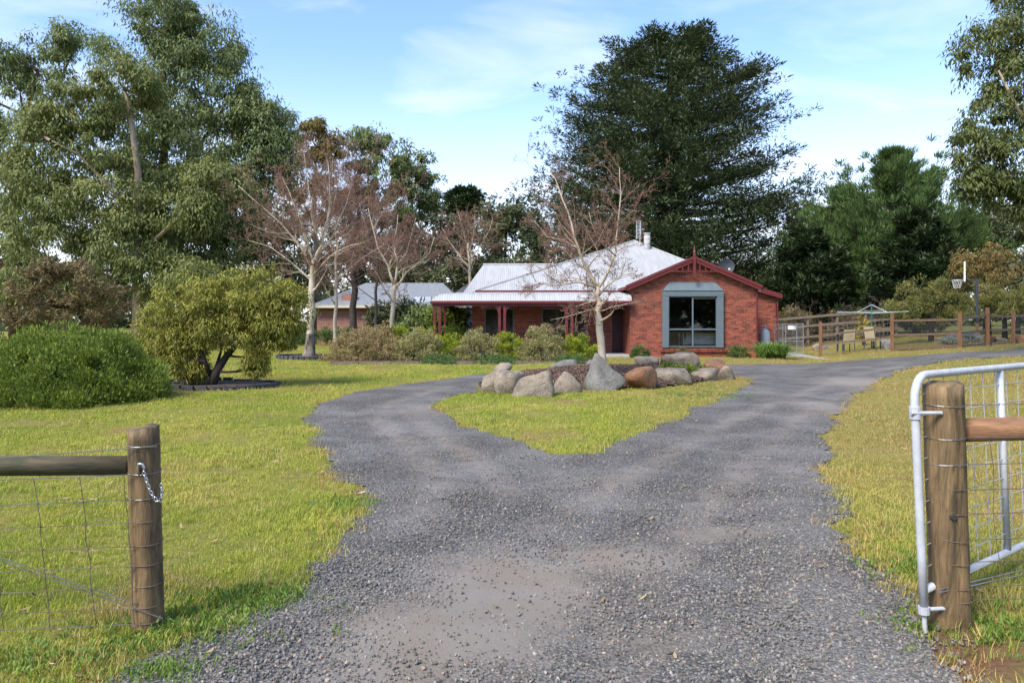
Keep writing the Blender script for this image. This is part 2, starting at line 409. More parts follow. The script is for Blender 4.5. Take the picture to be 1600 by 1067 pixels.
def limbs_to(mb, p0s, targets, r0, r1, sag=0.12, n=6):
    for t in targets:
        t = Vector(t); p0 = min(p0s, key=lambda q: (Vector(q)-t).length+max(0, q[2]-t.z)*3)
        p0 = Vector(p0); m = (p0+t)/2; m.z -= (t-p0).length*sag; m += Vector(rng.normal(size=3))*0.1*(t-p0).length*0.5
        pts = [p0*(1-a)**2+m*2*a*(1-a)+t*a*a for a in (0, 0.25, 0.5, 0.75, 1)]
        mb.tube(pts, [r0+(r1-r0)*a for a in (0, 0.25, 0.5, 0.75, 1)], n, False)
def leafy_tree(name, label, cat, base, D, lobes, trunk, tr, per, R, n, L, W, mode, leaf, bark, group=None, squash=0.8, limbs=14, sq=1.0, tvar=0.35, tips=0.3, parts=('trunk', 'crown'), gap=-0.25):
    """trunk: list of pixel polylines (px, py) at depth D; lobes: crown lobes in picture units at depth D"""
    t = thing(name, base, label, cat, group)
    W_ = lobes_world(lobes, D, sq); C = crown_puffs(W_, per)
    mb = MB(); joints = []
    for pl in trunk:
        pts = [P(a[0], a[1], D+(a[2] if len(a) > 2 else 0)) for a in pl]
        if pl is trunk[0]: pts[0] = Vector(base)-Vector((0, 0, 0.1))
        k = len(pts); mb.tube(pts, [tr*(1-0.75*i/(k-1)) if pl is trunk[0] else tr*0.36*(1-0.7*i/(k-1)) for i in range(k)], 8, True)
        joints += [tuple(p) for p in pts[1:]]
    if limbs:
        idx = rng.choice(len(C), min(limbs, len(C)), False); limbs_to(mb, joints, C[idx], tr*0.28, tr*0.06)
    mb.build(parts[0], bark, t, True)
    Rr = R*(0.35+1.0*rng.random(len(C))**1.2)
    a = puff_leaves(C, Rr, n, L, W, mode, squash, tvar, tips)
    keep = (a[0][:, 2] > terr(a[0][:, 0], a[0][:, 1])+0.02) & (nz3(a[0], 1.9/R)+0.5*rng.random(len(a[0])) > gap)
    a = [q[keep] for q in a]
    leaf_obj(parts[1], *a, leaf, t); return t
def conifer(name, label, base, H, prof, nb, rise, R, n, L, W, leaf, mode='spray', tr=0.5, group=None, zlow=0.6, squash=0.5, lean=0, bark='bark_dark', cat='tree', npuff=5, fan=0, fill=0, fillk=0.72, tip=0.0):
    """prof(h 0..1) gives the branch length at that height"""
    t = thing(name, base, label, cat, group); base = Vector(base)
    mb = MB(); mb.tube([base-Vector((0, 0, 0.2)), base+Vector((lean*0.4, 0, H*0.5)), base+Vector((lean, 0, H*0.97))], [tr, tr*0.6, 0.05], 8)
    hs_ = np.linspace(0, 1, 60); cum_ = np.cumsum([prof(x)+0.15*prof(0) for x in hs_]); cum_ = (cum_-cum_[0])/(cum_[-1]-cum_[0])
    C = []; Rr = []
    for i in range(nb):
        h = float(np.interp((i+rng.random())/nb, cum_, hs_))
        z0 = zlow+(H-zlow)*h; az = rng.random()*2*math.pi; ln = prof(h)*(0.72+0.36*rng.random())
        d = Vector((math.cos(az), math.sin(az), 0)); p0 = base+Vector((lean*z0/H, 0, z0))
        up = rise*(0.5+rng.random())
        cap_ = (H-z0)*0.95+0.25
        f = lambda s: p0+d*ln*s+Vector((0, 0, min(ln*(up*s*s-0.10*s), cap_*s)))
        if i % 2 == 0 or fan: mb.tube([f(0), f(0.35), f(0.7), f(0.95)], [tr*0.16, tr*0.11, tr*0.06, 0.015], 5, False)
        for _ in range(fan):                                       # side sprays off the outer half of the branch
            s = 0.40+0.58*rng.random(); p1 = f(s); da = (0.35+0.55*rng.random())*(1 if rng.random() < 0.5 else -1); l2 = ln*(0.16+0.14*rng.random())
            d2 = Vector((math.cos(az+da), math.sin(az+da), 0.15+0.9*up*s))
            for u in (0.4, 1.0):
                C.append(p1+d2*l2*u+Vector(rng.normal(size=3))*0.08); Rr.append(R*(0.75-0.35*u)*(0.7+0.6*rng.random()))
        for s in np.linspace(0.38, 1.0+tip, npuff):
            q = f(s+rng.normal()*0.04)+Vector(rng.normal(size=3))*ln*0.07*(1.25-0.9*s)
            C.append(q); Rr.append(R*max(1.25-0.85*s, 0.22)*(0.7+0.6*rng.random()))
    mb.build('trunk', bark, t, True)
    C = np.array([tuple(c) for c in C]); Rr = np.array(Rr); k = C[:, 2] > base.z+0.3; C = C[k]; Rr = Rr[k]
    if fill:                                                        # inner foliage behind the outer sprays
        h = rng.random(fill); az = rng.random(fill)*6.283; rr = np.array([prof(x) for x in h])*fillk*np.sqrt(0.15+0.85*rng.random(fill))
        Cf = np.array(base)+np.stack([np.cos(az)*rr+lean*h, np.sin(az)*rr, zlow+(H-zlow)*h+rise*0.5*rr], 1)
        C = np.concatenate([C, Cf]); Rr = np.concatenate([Rr, R*(0.9+0.5*rng.random(fill))])
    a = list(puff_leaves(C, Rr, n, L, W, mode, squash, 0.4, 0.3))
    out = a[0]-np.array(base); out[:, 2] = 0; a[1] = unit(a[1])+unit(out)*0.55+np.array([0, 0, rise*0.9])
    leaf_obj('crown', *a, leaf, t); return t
def dome_shrub(name, label, c, rx, ry, h, npuff, R, n, L, W, mode, leaf, group=None, z0=0.0, cat='shrub', squash=0.9, stems=True, tips=0.35, tvar=0.3, rough=1.0):
    t = thing(name, c, label, cat, group); c = np.array(c)
    d = rdir(npuff*2); d = d[d[:, 2] > -0.12][:npuff]; rr = 0.55+0.45*rng.random(len(d))**0.4
    bumpy = 1+rough*(0.12*np.sin(d[:, 0]*6+c[0]*3)*np.sin(d[:, 2]*7+c[1])+0.07*np.sin(d[:, 1]*9+c[1])+0.05*rng.normal(size=len(d)))
    C = c+np.stack([d[:, 0]*rx, d[:, 1]*ry, z0+np.maximum(d[:, 2], 0.02)*(h-z0)], 1)*(rr*bumpy)[:, None]
    C[:, 2] = np.maximum(C[:, 2], c[2]+R*0.4)
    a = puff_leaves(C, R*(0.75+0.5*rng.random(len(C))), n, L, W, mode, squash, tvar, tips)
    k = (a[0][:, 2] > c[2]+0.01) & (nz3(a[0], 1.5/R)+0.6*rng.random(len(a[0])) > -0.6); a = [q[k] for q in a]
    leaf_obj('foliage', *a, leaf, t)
    if stems:
        mb = MB()
        for q in C[rng.choice(len(C), min(12, len(C)), False)]:
            b0 = c+np.array([rng.normal()*rx*0.15, rng.normal()*ry*0.15, -0.03]); m = (b0+q)/2+rng.normal(size=3)*0.05
            mb.tube([b0, m, q], [0.022, 0.015, 0.006], 5, False)
        mb.build('stem', 'bark_dark', t, True)
    return t
RMIN = [0.003]
def grow(mb, p, d, L, r, level, kids, wig, upk, n=4, maxl=4):
    """a bare branch with its side branches"""
    k = 4 if level < maxl-2 else 3 if level < maxl-1 else 2 if level < maxl else 1
    pts = [Vector(p)]; dd = Vector(d).normalized()
    for i in range(k):
        dd = (dd+Vector(rng.normal(size=3))*wig+Vector((0, 0, upk))).normalized(); pts.append(pts[-1]+dd*L/k)
    mb[min(level, len(mb)-1)].tube(pts, [max(r*(1-0.75*i/k), RMIN[0]) for i in range(k+1)], n if level < 2 else 3, False)
    if level >= maxl: return
    for j in range(kids[min(level, len(kids)-1)]):
        s = 0.2+0.8*rng.random(); i = min(int(s*k), k-1); q = pts[i].lerp(pts[i+1], s*k-i)
        ax = (pts[i+1]-pts[i]).normalized(); o = ax.orthogonal().normalized(); o.rotate(Matrix.Rotation(rng.random()*6.283, 3, ax))
        a = math.radians(28+30*rng.random()); nd_ = ax*math.cos(a)+o*math.sin(a)
        grow(mb, q, nd_, L*(0.42+0.25*rng.random())*(1.1-0.4*s), r*0.5*(1.1-0.5*s), level+1, kids, wig*1.15, upk, n, maxl)
def bare_tree(name, label, base, D, limbs, kids, twig, bark='birch_bark', group=None, upk=0.05, maxl=4, Lk=0.5, dark_base=False, dsp=0.5):
    """limbs: (pixel polyline with optional depth offset, r0, r1, number of side branches)"""
    t = thing(name, base, label, 'tree', group)
    tr, br, tw = MB(), MB(), MB(); RMIN[0] = max(0.0028, D*0.00012)
    for li, (pl, r0, r1, nk) in enumerate(limbs):
        pts = [P(a[0], a[1], D+(a[2] if len(a) > 2 else 0)) for a in pl]
        if li == 0: pts[0] = Vector(base)-Vector((0, 0, 0.1))
        # smooth the polyline a little
        fine = []
        for i in range(len(pts)-1):
            for s in (0, 0.5): fine.append(pts[i].lerp(pts[i+1], s)+Vector(rng.normal(size=3))*(0.25*r0 if li or i else 0))
        fine.append(pts[-1]); k = len(fine)
        rad = [0.8*(r0+(r1-r0)*(i/(k-1))) for i in range(k)]
        if li == 0: rad[0] *= 1.35
        (tr if li == 0 else br).tube(fine, rad, 10 if li == 0 else 7, True)
        tot = sum((fine[i+1]-fine[i]).length for i in range(k-1))
        for j in range(nk):
            s = (0.15 if li else 0.45)+(0.85 if li else 0.55)*rng.random(); i = min(int(s*(k-1)), k-2); q = fine[i].lerp(fine[i+1], s*(k-1)-i)
            ax = (fine[i+1]-fine[i]).normalized(); o = ax.orthogonal().normalized(); o.rotate(Matrix.Rotation(rng.random()*6.283, 3, ax))
            a = math.radians(30+35*rng.random()); dv = ax*math.cos(a)+o*math.sin(a); dv.y *= (0.6+dsp)
            grow([br, tw], q, dv, tot*Lk*(0.6+0.6*rng.random())*(1.15-0.5*s), max(rad[i]*0.4, 0.008), 0 if rad[i] > 0.03 else 1, kids, 0.16, upk, 5, maxl)
    tr.build('trunk', bark, t, True); br.build('limb', bark, t, True)
    if tw.v: tw.build('twigs', twig, t)['kind'] = 'stuff'
    return t

# ------------------------------------------------------------------ ground and driveway
def axis(parts):
    out = []
    for a, b, s in parts: out += list(np.arange(a, b, s))
    return np.array(out+[parts[-1][1]])
def grid_mesh(xs, ys):
    X, Y = np.meshgrid(xs, ys); nx, ny = len(xs), len(ys)
    i = np.arange((ny-1)*(nx-1)); r, c = i//(nx-1), i % (nx-1); a = r*nx+c
    return X.ravel(), Y.ravel(), np.stack([a, a+1, a+nx+1, a+nx], 1)
def seg_dist(x, y, poly):
    """signed distance to a closed polygon, positive inside"""
    d = np.full(x.shape, 1e9); ins = np.zeros(x.shape, bool); n = len(poly)
    for i in range(n):
        ax, ay = poly[i]; bx, by = poly[(i+1) % n]; ex, ey = bx-ax, by-ay
        t = np.clip(((x-ax)*ex+(y-ay)*ey)/(ex*ex+ey*ey+1e-12), 0, 1)
        d = np.minimum(d, np.hypot(x-ax-t*ex, y-ay-t*ey))
        c = ((ay > y) != (by > y)) & (x < (bx-ax)*(y-ay)/(by-ay+1e-12)+ax); ins ^= c
    return np.where(ins, d, -d)
def smooth_poly(pts, it=2):
    for _ in range(it):
        q = []
        for i in range(len(pts)):
            a, b = pts[i], pts[(i+1) % len(pts)]
            q += [(a[0]*.75+b[0]*.25, a[1]*.75+b[1]*.25), (a[0]*.25+b[0]*.75, a[1]*.25+b[1]*.75)]
        pts = q
    return pts
def gpx(l): return [tuple(G(a, b))[:2] for a, b in l]
drive_px_left = [(190, 1067), (262, 1040), (340, 985), (430, 935), (470, 905), (530, 862), (556, 820), (562, 788), (545, 762), (528, 740), (505, 705), (482, 668), (478, 650), (492, 635), (530, 620), (580, 609), (640, 600), (700, 592), (752, 585), (800, 580), (900, 575.5), (1000, 572), (1130, 570), (1240, 569), (1290, 567.5), (1350, 562), (1400, 558), (1500, 551.5), (1600, 546)]
drive_px_right = [(1600, 558), (1500, 563), (1440, 570), (1385, 588), (1340, 615), (1310, 650), (1292, 690), (1290, 730), (1297, 765), (1320, 810), (1345, 860), (1365, 905), (1390, 950), (1440, 1000), (1475, 1067)]
dl, dr = gpx(drive_px_left), gpx(drive_px_right)
DRIVE = smooth_poly([(-3.6, -3), (-2.6, 1.2)]+dl+[(dl[-1][0]+9, dl[-1][1]+1.5), (dr[0][0]+9, dr[0][1]+1.0)]+dr+[(2.3, 1.2), (3.0, -3)], 2)
ISLAND = smooth_poly(gpx([(668, 634), (700, 622), (745, 614), (745, 603), (760, 594), (800, 587), (860, 584), (950, 583), (1050, 583), (1120, 585), (1160, 590), (1180, 597), (1150, 612), (1100, 635), (1050, 658), (1000, 680), (940, 703), (886, 714), (850, 706), (790, 688), (740, 668), (700, 652)]), 2)
def edge_noise(x, y): return 0.10*np.sin(2.3*x+1.7*y)*np.sin(1.1*y-2.9*x)+0.07*np.sin(7.1*x-5.3*y)*np.sin(4.3*x+6.1*y)+0.04*np.sin(17*x+3*y)*np.sin(13*y-5*x)
def drive_sd(x, y):
    d = np.minimum(seg_dist(x, y, DRIVE), -seg_dist(x, y, ISLAND))
    return d+edge_noise(x, y)*np.clip(1.3-0.02*y, 0.4, 1)
MOUND_C, MOUND_R, MOUND_H, MOUND_S = (2.45, 19.1), (3.3, 2.15), 0.37, 0.42
def mound(x, y):
    q = ((x-MOUND_C[0])/MOUND_R[0])**2+((y-MOUND_C[1]-MOUND_S*(x-MOUND_C[0]))/MOUND_R[1])**2
    return MOUND_H*np.clip(1-q, 0, 1)**0.7

def groundmat():
    m, nt, b, o = nodes('lawn_ground')
    v = pos(nt)
    n1 = noise(nt, v, 0.35, 5, 0.6, 0.3); n2 = noise(nt, v, 2.1, 6, 0.65); n3 = noise(nt, v, 38, 4, 0.7)
    c = mixc(nt, ramp(nt, n1, 0.38, 0.64), (0.21, 0.235, 0.035), (0.38, 0.30, 0.085))
    c = mixc(nt, ramp(nt, n2, 0.40, 0.72), c, (0.22, 0.22, 0.045))
    n4 = noise(nt, v, 0.8, 4, 0.6, 0.6)
    c = mixc(nt, ramp(nt, n4, 0.56, 0.68), c, (0.30, 0.22, 0.10))
    c = mixc(nt, ramp(nt, n3, 0.35, 0.75), c, (0.10, 0.095, 0.03))
    at = nd(nt, 'ShaderNodeAttribute', attribute_name='tint')     # bare soil
    dc = mixc(nt, ramp(nt, n2, 0.35, 0.7), (0.17, 0.085, 0.055), (0.09, 0.05, 0.034))
    c = mixc(nt, at.outputs['Fac'], c, dc)
    nt.links.new(c, b.inputs['Base Color']); b.inputs['Roughness'].default_value = 0.95; b.inputs['Specular IOR Level'].default_value = 0.1
    bump(nt, b, n3, 0.8, 0.03); MAT['lawn_ground'] = m
groundmat()
def gravelmat():
    m, nt, b, o = nodes('gravel')
    v = pos(nt)
    vo = nd(nt, 'ShaderNodeTexVoronoi', Scale=52.0); nt.links.new(v, vo.inputs['Vector'])
    vo2 = nd(nt, 'ShaderNodeTexVoronoi', Scale=24.0); nt.links.new(v, vo2.inputs['Vector'])
    sepc = nt.nodes.new('ShaderNodeSeparateColor'); nt.links.new(vo.outputs['Color'], sepc.inputs[0])
    n1 = noise(nt, v, 0.9, 5, 0.6, 0.5); n2 = noise(nt, v, 5, 5)
    stone = mixc(nt, sepc.outputs[0], (0.058, 0.053, 0.044), (0.24, 0.215, 0.172))
    stone = mixc(nt, ramp(nt, sepc.outputs[1], 0.93, 0.96), stone, (0.33, 0.24, 0.17))
    stone = mixc(nt, ramp(nt, vo.outputs['Distance'], 0.35, 0.8), stone, (0.035, 0.035, 0.038))
    at = nd(nt, 'ShaderNodeAttribute', attribute_name='tint')      # fine trodden dust
    ad = nd(nt, 'ShaderNodeMath', operation='MULTIPLY_ADD'); nt.links.new(n2, ad.inputs[0]); ad.inputs[1].default_value = 0.7; nt.links.new(at.outputs['Fac'], ad.inputs[2])
    f = ramp(nt, ad.outputs[0], 0.50, 1.25)
    n6 = noise(nt, v, 120, 4, 0.8)
    c = mixc(nt, f, stone, mixc(nt, ramp(nt, n6, 0.35, 0.65), (0.185, 0.150, 0.112), (0.255, 0.212, 0.162)))
    c = mixc(nt, ramp(nt, n1, 0.42, 0.66), c, mixc(nt, 0.5, c, (0.27, 0.25, 0.225)))
    nt.links.new(c, b.inputs['Base Color']); b.inputs['Roughness'].default_value = 0.85
    mh = nd(nt, 'ShaderNodeMath', operation='MULTIPLY'); nt.links.new(vo.outputs['Distance'], mh.inputs[0])
    inv = nd(nt, 'ShaderNodeMath', operation='SUBTRACT'); inv.inputs[0].default_value = 1.0; nt.links.new(f, inv.inputs[1]); nt.links.new(inv.outputs[0], mh.inputs[1])
    ma = nd(nt, 'ShaderNodeMath', operation='MULTIPLY_ADD'); nt.links.new(n6, ma.inputs[0]); ma.inputs[1].default_value = 0.35; nt.links.new(mh.outputs[0], ma.inputs[2])
    n_ = nd(nt, 'ShaderNodeBump', Strength=1.0, Distance=0.018); n_.invert = True; nt.links.new(ma.outputs[0], n_.inputs['Height']); nt.links.new(n_.outputs[0], b.inputs['Normal'])
    MAT['gravel'] = m
gravelmat()
xs = axis([(-600, -100, 50), (-100, -30, 5), (-30, -9, 0.6), (-9, 9, 0.3), (9, 34, 0.5), (34, 100, 5), (100, 600, 50)])
ys = axis([(-60, -4, 6), (-4, 14, 0.3), (14, 50, 0.4), (50, 100, 5), (100, 900, 50)])
gx, gy, gf = grid_mesh(xs, ys)
gz = terr(gx, gy)
soil = np.clip(1.5*np.exp(-((gx-1.95)/0.40)**2-((gy-3.35)/0.42)**2)-0.25+edge_noise(gx*3, gy*3)*1.5, 0, 1)*(np.hypot(gx-1.95, gy-3.35) < 1.2)
sp = GX(365, 20.5); soil = np.maximum(soil, np.clip(1.2*np.exp(-((gx-sp.x)/1.6)**2-((gy-20.8)/1.6)**2)-0.35+edge_noise(gx*2, gy*2)*2.0, 0, 0.75)*(np.hypot(gx-sp.x, gy-20.8) < 4))
rawmesh('ground', np.stack([gx, gy, gz], 1), gf, 'lawn_ground', None, soil, smooth=True)['kind'] = 'structure'
xs = np.arange(-8.5, 27, 0.1); ys = np.arange(-3, 30, 0.1)
X, Y, Fq = grid_mesh(xs, ys); S = drive_sd(X, Y)
e = 0.02; gxd = (drive_sd(X+e, Y)-S)/e; gyd = (drive_sd(X, Y+e)-S)/e; gl = np.maximum(np.hypot(gxd, gyd), 0.3)
snap = np.abs(S) < 0.07                                             # pull rim vertices onto the rim
Xs = np.where(snap, X-S*gxd/gl**2, X); Ys = np.where(snap, Y-S*gyd/gl**2, Y)
keep = (S[Fq] > -0.07).all(1); Fq = Fq[keep]; used = np.unique(Fq); rem = np.full(len(X), -1); rem[used] = np.arange(len(used))
Z = terr(Xs, Ys)+0.012+0.012*np.clip(S, 0, 1)+0.006*np.sin(5*Xs+2*Ys)*np.sin(4*Ys-3*Xs)
dv = np.stack([Xs, Ys, Z], 1)[used]
TRACKS = [gpx(l) for l in ([(560, 1066), (700, 930), (850, 820), (1000, 740), (1120, 670), (1240, 620), (1330, 590), (1420, 568)], [(960, 1066), (1010, 930), (1080, 830), (1160, 740), (1220, 680), (1290, 630), (1370, 597)], [(640, 830), (690, 760), (640, 700), (590, 660), (610, 632), (700, 606)], [(800, 780), (740, 720), (670, 670), (640, 645)])]
def dust_at(x, y):
    d = np.zeros_like(x)
    for px, py, rx, ry, a in ((800, 930, 0.55, 0.75, 1.0), (700, 1000, 0.6, 0.5, 0.9), (960, 880, 0.55, 0.35, 0.8), (620, 1060, 0.5, 0.3, 0.7), (1000, 1010, 0.5, 0.3, 0.45), (1120, 840, 0.6, 0.35, 0.5), (1290, 640, 0.7, 2.0, 0.55), (1360, 600, 1.2, 2.2, 0.7), (1250, 740, 0.4, 0.9, 0.4), (700, 640, 1.6, 1.2, 0.45), (900, 760, 0.9, 0.9, 0.25)):
        g = G(px, py); d = np.maximum(d, a*np.exp(-((x-g.x)/rx)**2-((y-g.y)/ry)**2))
    for line in TRACKS:                                             # wheel tracks worn into the gravel
        dd = np.full(x.shape, 1e9)
        for (ax, ay), (bx, by) in zip(line[:-1], line[1:]):
            t = np.clip(((x-ax)*(bx-ax)+(y-ay)*(by-ay))/((bx-ax)**2+(by-ay)**2), 0, 1); dd = np.minimum(dd, np.hypot(x-ax-t*(bx-ax), y-ay-t*(by-ay)))
        d = np.maximum(d, 0.42*np.exp(-(dd/0.26)**2)*(0.85+0.15*np.sin(0.7*x+0.9*y)))
    return d
dust = dust_at(dv[:, 0], dv[:, 1])
rawmesh('driveway', dv, rem[Fq], 'gravel', None, dust, smooth=True)['kind'] = 'structure'

# ------------------------------------------------------------------ scatter: grass, stones, mulch
def proto_collection(name, objs):
    c = bpy.data.collections.new(name)
    for o in objs: c.objects.link(o)
    return c
def proto(name, V, Fs, mat):
    me = bpy.data.meshes.new(name); me.from_pydata([tuple(v) for v in V], [], Fs); me.materials.append(MAT[mat]); return bpy.data.objects.new(name, me)
def scatter(name, pts, scl, coll, label=None, tilt=0.0, full_rot=False):
    me = bpy.data.meshes.new(name); base = pts.mean(0)
    me.vertices.add(len(pts)); me.vertices.foreach_set('co', (pts-base).astype(np.float32).ravel())
    a = me.attributes.new('scl', 'FLOAT', 'POINT'); a.data.foreach_set('value', scl.astype(np.float32))
    rt = rng.random((len(pts), 3))*2*math.pi
    if not full_rot: rt[:, 0] = rng.normal(size=len(pts))*tilt; rt[:, 1] = rng.normal(size=len(pts))*tilt
    a = me.attributes.new('rot', 'FLOAT_VECTOR', 'POINT'); a.data.foreach_set('vector', rt.astype(np.float32).ravel())
    o = bpy.data.objects.new(name, me); COL.objects.link(o); o.location = base
    ng = bpy.data.node_groups.new(name, 'GeometryNodeTree')
    ng.interface.new_socket('Geometry', in_out='INPUT', socket_type='NodeSocketGeometry'); ng.interface.new_socket('Geometry', in_out='OUTPUT', socket_type='NodeSocketGeometry')
    gi = ng.nodes.new('NodeGroupInput'); go = ng.nodes.new('NodeGroupOutput'); ip = ng.nodes.new('GeometryNodeInstanceOnPoints')
    ci = ng.nodes.new('GeometryNodeCollectionInfo'); ci.inputs['Collection'].default_value = coll; ci.inputs['Separate Children'].default_value = True; ci.inputs['Reset Children'].default_value = True
    s = ng.nodes.new('GeometryNodeInputNamedAttribute'); s.data_type = 'FLOAT'; s.inputs['Name'].default_value = 'scl'
    r = ng.nodes.new('GeometryNodeInputNamedAttribute'); r.data_type = 'FLOAT_VECTOR'; r.inputs['Name'].default_value = 'rot'
    e2r = ng.nodes.new('FunctionNodeEulerToRotation')
    ng.links.new(gi.outputs[0], ip.inputs['Points']); ng.links.new(ci.outputs[0], ip.inputs['Instance']); ip.inputs['Pick Instance'].default_value = True
    ng.links.new(s.outputs['Attribute'], ip.inputs['Scale']); ng.links.new(r.outputs['Attribute'], e2r.inputs[0]); ng.links.new(e2r.outputs[0], ip.inputs['Rotation'])
    ng.links.new(ip.outputs[0], go.inputs[0])
    md = o.modifiers.new('scatter', 'NODES'); md.node_group = ng
    o['kind'] = 'stuff'
    if label: o['label'] = label
    return o
def instmat(name, build):
    m, nt, b, o = nodes(name); oi = nt.nodes.new('ShaderNodeObjectInfo'); build(nt, b, oi, o); MAT[name] = m
def grassbuild(nt, b, oi, o):
    n1 = noise(nt, oi.outputs['Location'], 0.35, 5, 0.6, 0.3); n2 = noise(nt, oi.outputs['Location'], 1.6, 5, 0.65)
    sx = nt.nodes.new('ShaderNodeSeparateXYZ'); nt.links.new(oi.outputs['Location'], sx.inputs[0])
    c = mixc(nt, ramp(nt, n1, 0.40, 0.60), (0.30, 0.37, 0.040), (0.52, 0.47, 0.105))
    c = mixc(nt, ramp(nt, n2, 0.42, 0.70), c, (0.45, 0.47, 0.055))
    n4 = noise(nt, oi.outputs['Location'], 0.8, 4, 0.6, 0.6)
    c = mixc(nt, ramp(nt, n4, 0.56, 0.68), c, (0.48, 0.33, 0.11))
    c = mixc(nt, ramp(nt, oi.outputs['Random'], 0.78, 1.0), c, (0.52, 0.42, 0.17))
    c = mixc(nt, ramp(nt, oi.outputs['Random'], 0.02, 0.16, (1, 1, 1), (0, 0, 0)), c, (0.15, 0.25, 0.028))
    # the drier side to the right of the drive
    mr = nd(nt, 'ShaderNodeMapRange'); nt.links.new(sx.outputs[0], mr.inputs[0]); mr.inputs[1].default_value = 1.2; mr.inputs[2].default_value = 5.0; mr.inputs[4].default_value = 0.85
    c = mixc(nt, mr.outputs[0], c, (0.42, 0.31, 0.12))
    nt.links.new(c, b.inputs['Base Color']); b.inputs['Roughness'].default_value = 0.6; b.inputs['Specular IOR Level'].default_value = 0.25
    t = nt.nodes.new('ShaderNodeBsdfTranslucent'); nt.links.new(c, t.inputs['Color']); mx = nd(nt, 'ShaderNodeMixShader'); mx.inputs[0].default_value = 0.3
    nt.links.new(b.outputs[0], mx.inputs[1]); nt.links.new(t.outputs[0], mx.inputs[2]); nt.links.new(mx.outputs[0], o.inputs['Surface'])
instmat('grass_blade', grassbuild)
def flatgrass(a, b_):
    def f(nt, b, oi, o):
        c = mixc(nt, oi.outputs['Random'], a, b_); nt.links.new(c, b.inputs['Base Color']); b.inputs['Roughness'].default_value = 0.65
        t = nt.nodes.new('ShaderNodeBsdfTranslucent'); nt.links.new(c, t.inputs['Color']); mx = nd(nt, 'ShaderNodeMixShader'); mx.inputs[0].default_value = 0.3
        nt.links.new(b.outputs[0], mx.inputs[1]); nt.links.new(t.outputs[0], mx.inputs[2]); nt.links.new(mx.outputs[0], o.inputs['Surface'])
    return f
instmat('straw_blade', flatgrass((0.42, 0.24, 0.07), (0.60, 0.44, 0.16))); instmat('clover_leaf', flatgrass((0.11, 0.20, 0.028), (0.22, 0.31, 0.045)))
def stonebuild(nt, b, oi, o):
    r = nt.nodes.new('ShaderNodeValToRGB'); e = r.color_ramp.elements
    e[0].position = 0; e[0].color = (0.056, 0.052, 0.043, 1); e[1].position = 0.8; e[1].color = (0.215, 0.193, 0.155, 1)
    for p_, c_ in ((0.93, (0.26, 0.25, 0.24, 1)), (0.955, (0.34, 0.22, 0.14, 1)), (1.0, (0.42, 0.36, 0.29, 1))): q = e.new(p_); q.color = c_
    nt.links.new(oi.outputs['Random'], r.inputs[0]); n = noise(nt, pos(nt), 90, 3)
    nt.links.new(mixc(nt, ramp(nt, n, 0.4, 0.7), r.outputs[0], mixc(nt, 0.35, r.outputs[0], (0.24, 0.235, 0.23))), b.inputs['Base Color']); b.inputs['Roughness'].default_value = 0.75
instmat('stone', stonebuild)
def chipbuild(nt, b, oi, o):
    r = nt.nodes.new('ShaderNodeValToRGB'); e = r.color_ramp.elements; e[0].color = (0.05, 0.032, 0.024, 1); e[1].color = (0.21, 0.13, 0.09, 1)
    nt.links.new(oi.outputs['Random'], r.inputs[0]); nt.links.new(r.outputs[0], b.inputs['Base Color']); b.inputs['Roughness'].default_value = 0.9
instmat('bark_chip', chipbuild)
def tuft(i, nbl, h, spread, w, mat='grass_blade'):
    V, Fs = [], []
    for k in range(nbl):
        a = rng.random()*6.283; q = rng.normal(size=2)*spread; hh = h*(0.55+0.8*rng.random()); lean = (0.25+0.7*rng.random())*hh
        d = np.array([math.cos(a), math.sin(a)]); s = np.array([-d[1], d[0]])*w*(0.7+0.6*rng.random()); b = len(V)
        for f, z, ww in ((0, -0.01, 1.0), (0.35, 0.6, 0.8)):
            c = q+d*lean*f
            V += [(*(c-s*ww/2), z*hh if z > 0 else z), (*(c+s*ww/2), z*hh if z > 0 else z)]
        V.append((*(q+d*lean), hh)); Fs += [(b, b+1, b+3, b+2), (b+2, b+3, b+4)]
    return proto('tuft%d' % i, V, Fs, mat)
lawn_tufts = proto_collection('lawn_tufts', [tuft(i, 20, 0.025, 0.045, 0.0044) for i in range(4)])
long_tufts = proto_collection('long_tufts', [tuft(i, 14, 0.085, 0.025, 0.0045) for i in range(3)])
def stone_proto(i):
    bm = bmesh.new(); bmesh.ops.create_icosphere(bm, subdivisions=1, radius=0.5)
    sc_ = Vector((1, 0.6+0.35*random.random(), 0.45+0.3*random.random()))
    for v in bm.verts: v.co = Vector((v.co.x*sc_.x, v.co.y*sc_.y, v.co.z*sc_.z))*(0.75+0.5*random.random())
    me = bpy.data.meshes.new('stone%d' % i); bm.to_mesh(me); bm.free(); me.materials.append(MAT['stone']); return bpy.data.objects.new('stone%d' % i, me)
stones = proto_collection('stones', [stone_proto(i) for i in range(5)])
def chip_proto(i):
    bm = bmesh.new(); bmesh.ops.create_cube(bm, size=1.0)
    for v in bm.verts: v.co = Vector((v.co.x, v.co.y*0.4, v.co.z*0.18))*(0.7+0.6*random.random())
    me = bpy.data.meshes.new('chip%d' % i); bm.to_mesh(me); bm.free(); me.materials.append(MAT['bark_chip']); return bpy.data.objects.new('chip%d' % i, me)
chips = proto_collection('chips', [chip_proto(i) for i in range(3)])
def sample_rings(bands, halfw=0.86):
    """random ground points: denser where the ground is close to the viewpoint's end of the drive"""
    out = []
    for y0, y1, den_ in bands:
        w = halfw*y1+1.5; n = int(den_*2*w*(y1-y0)); out.append(np.stack([(rng.random(n)*2-1)*w, y0+(y1-y0)*rng.random(n)], 1))
    return np.concatenate(out)
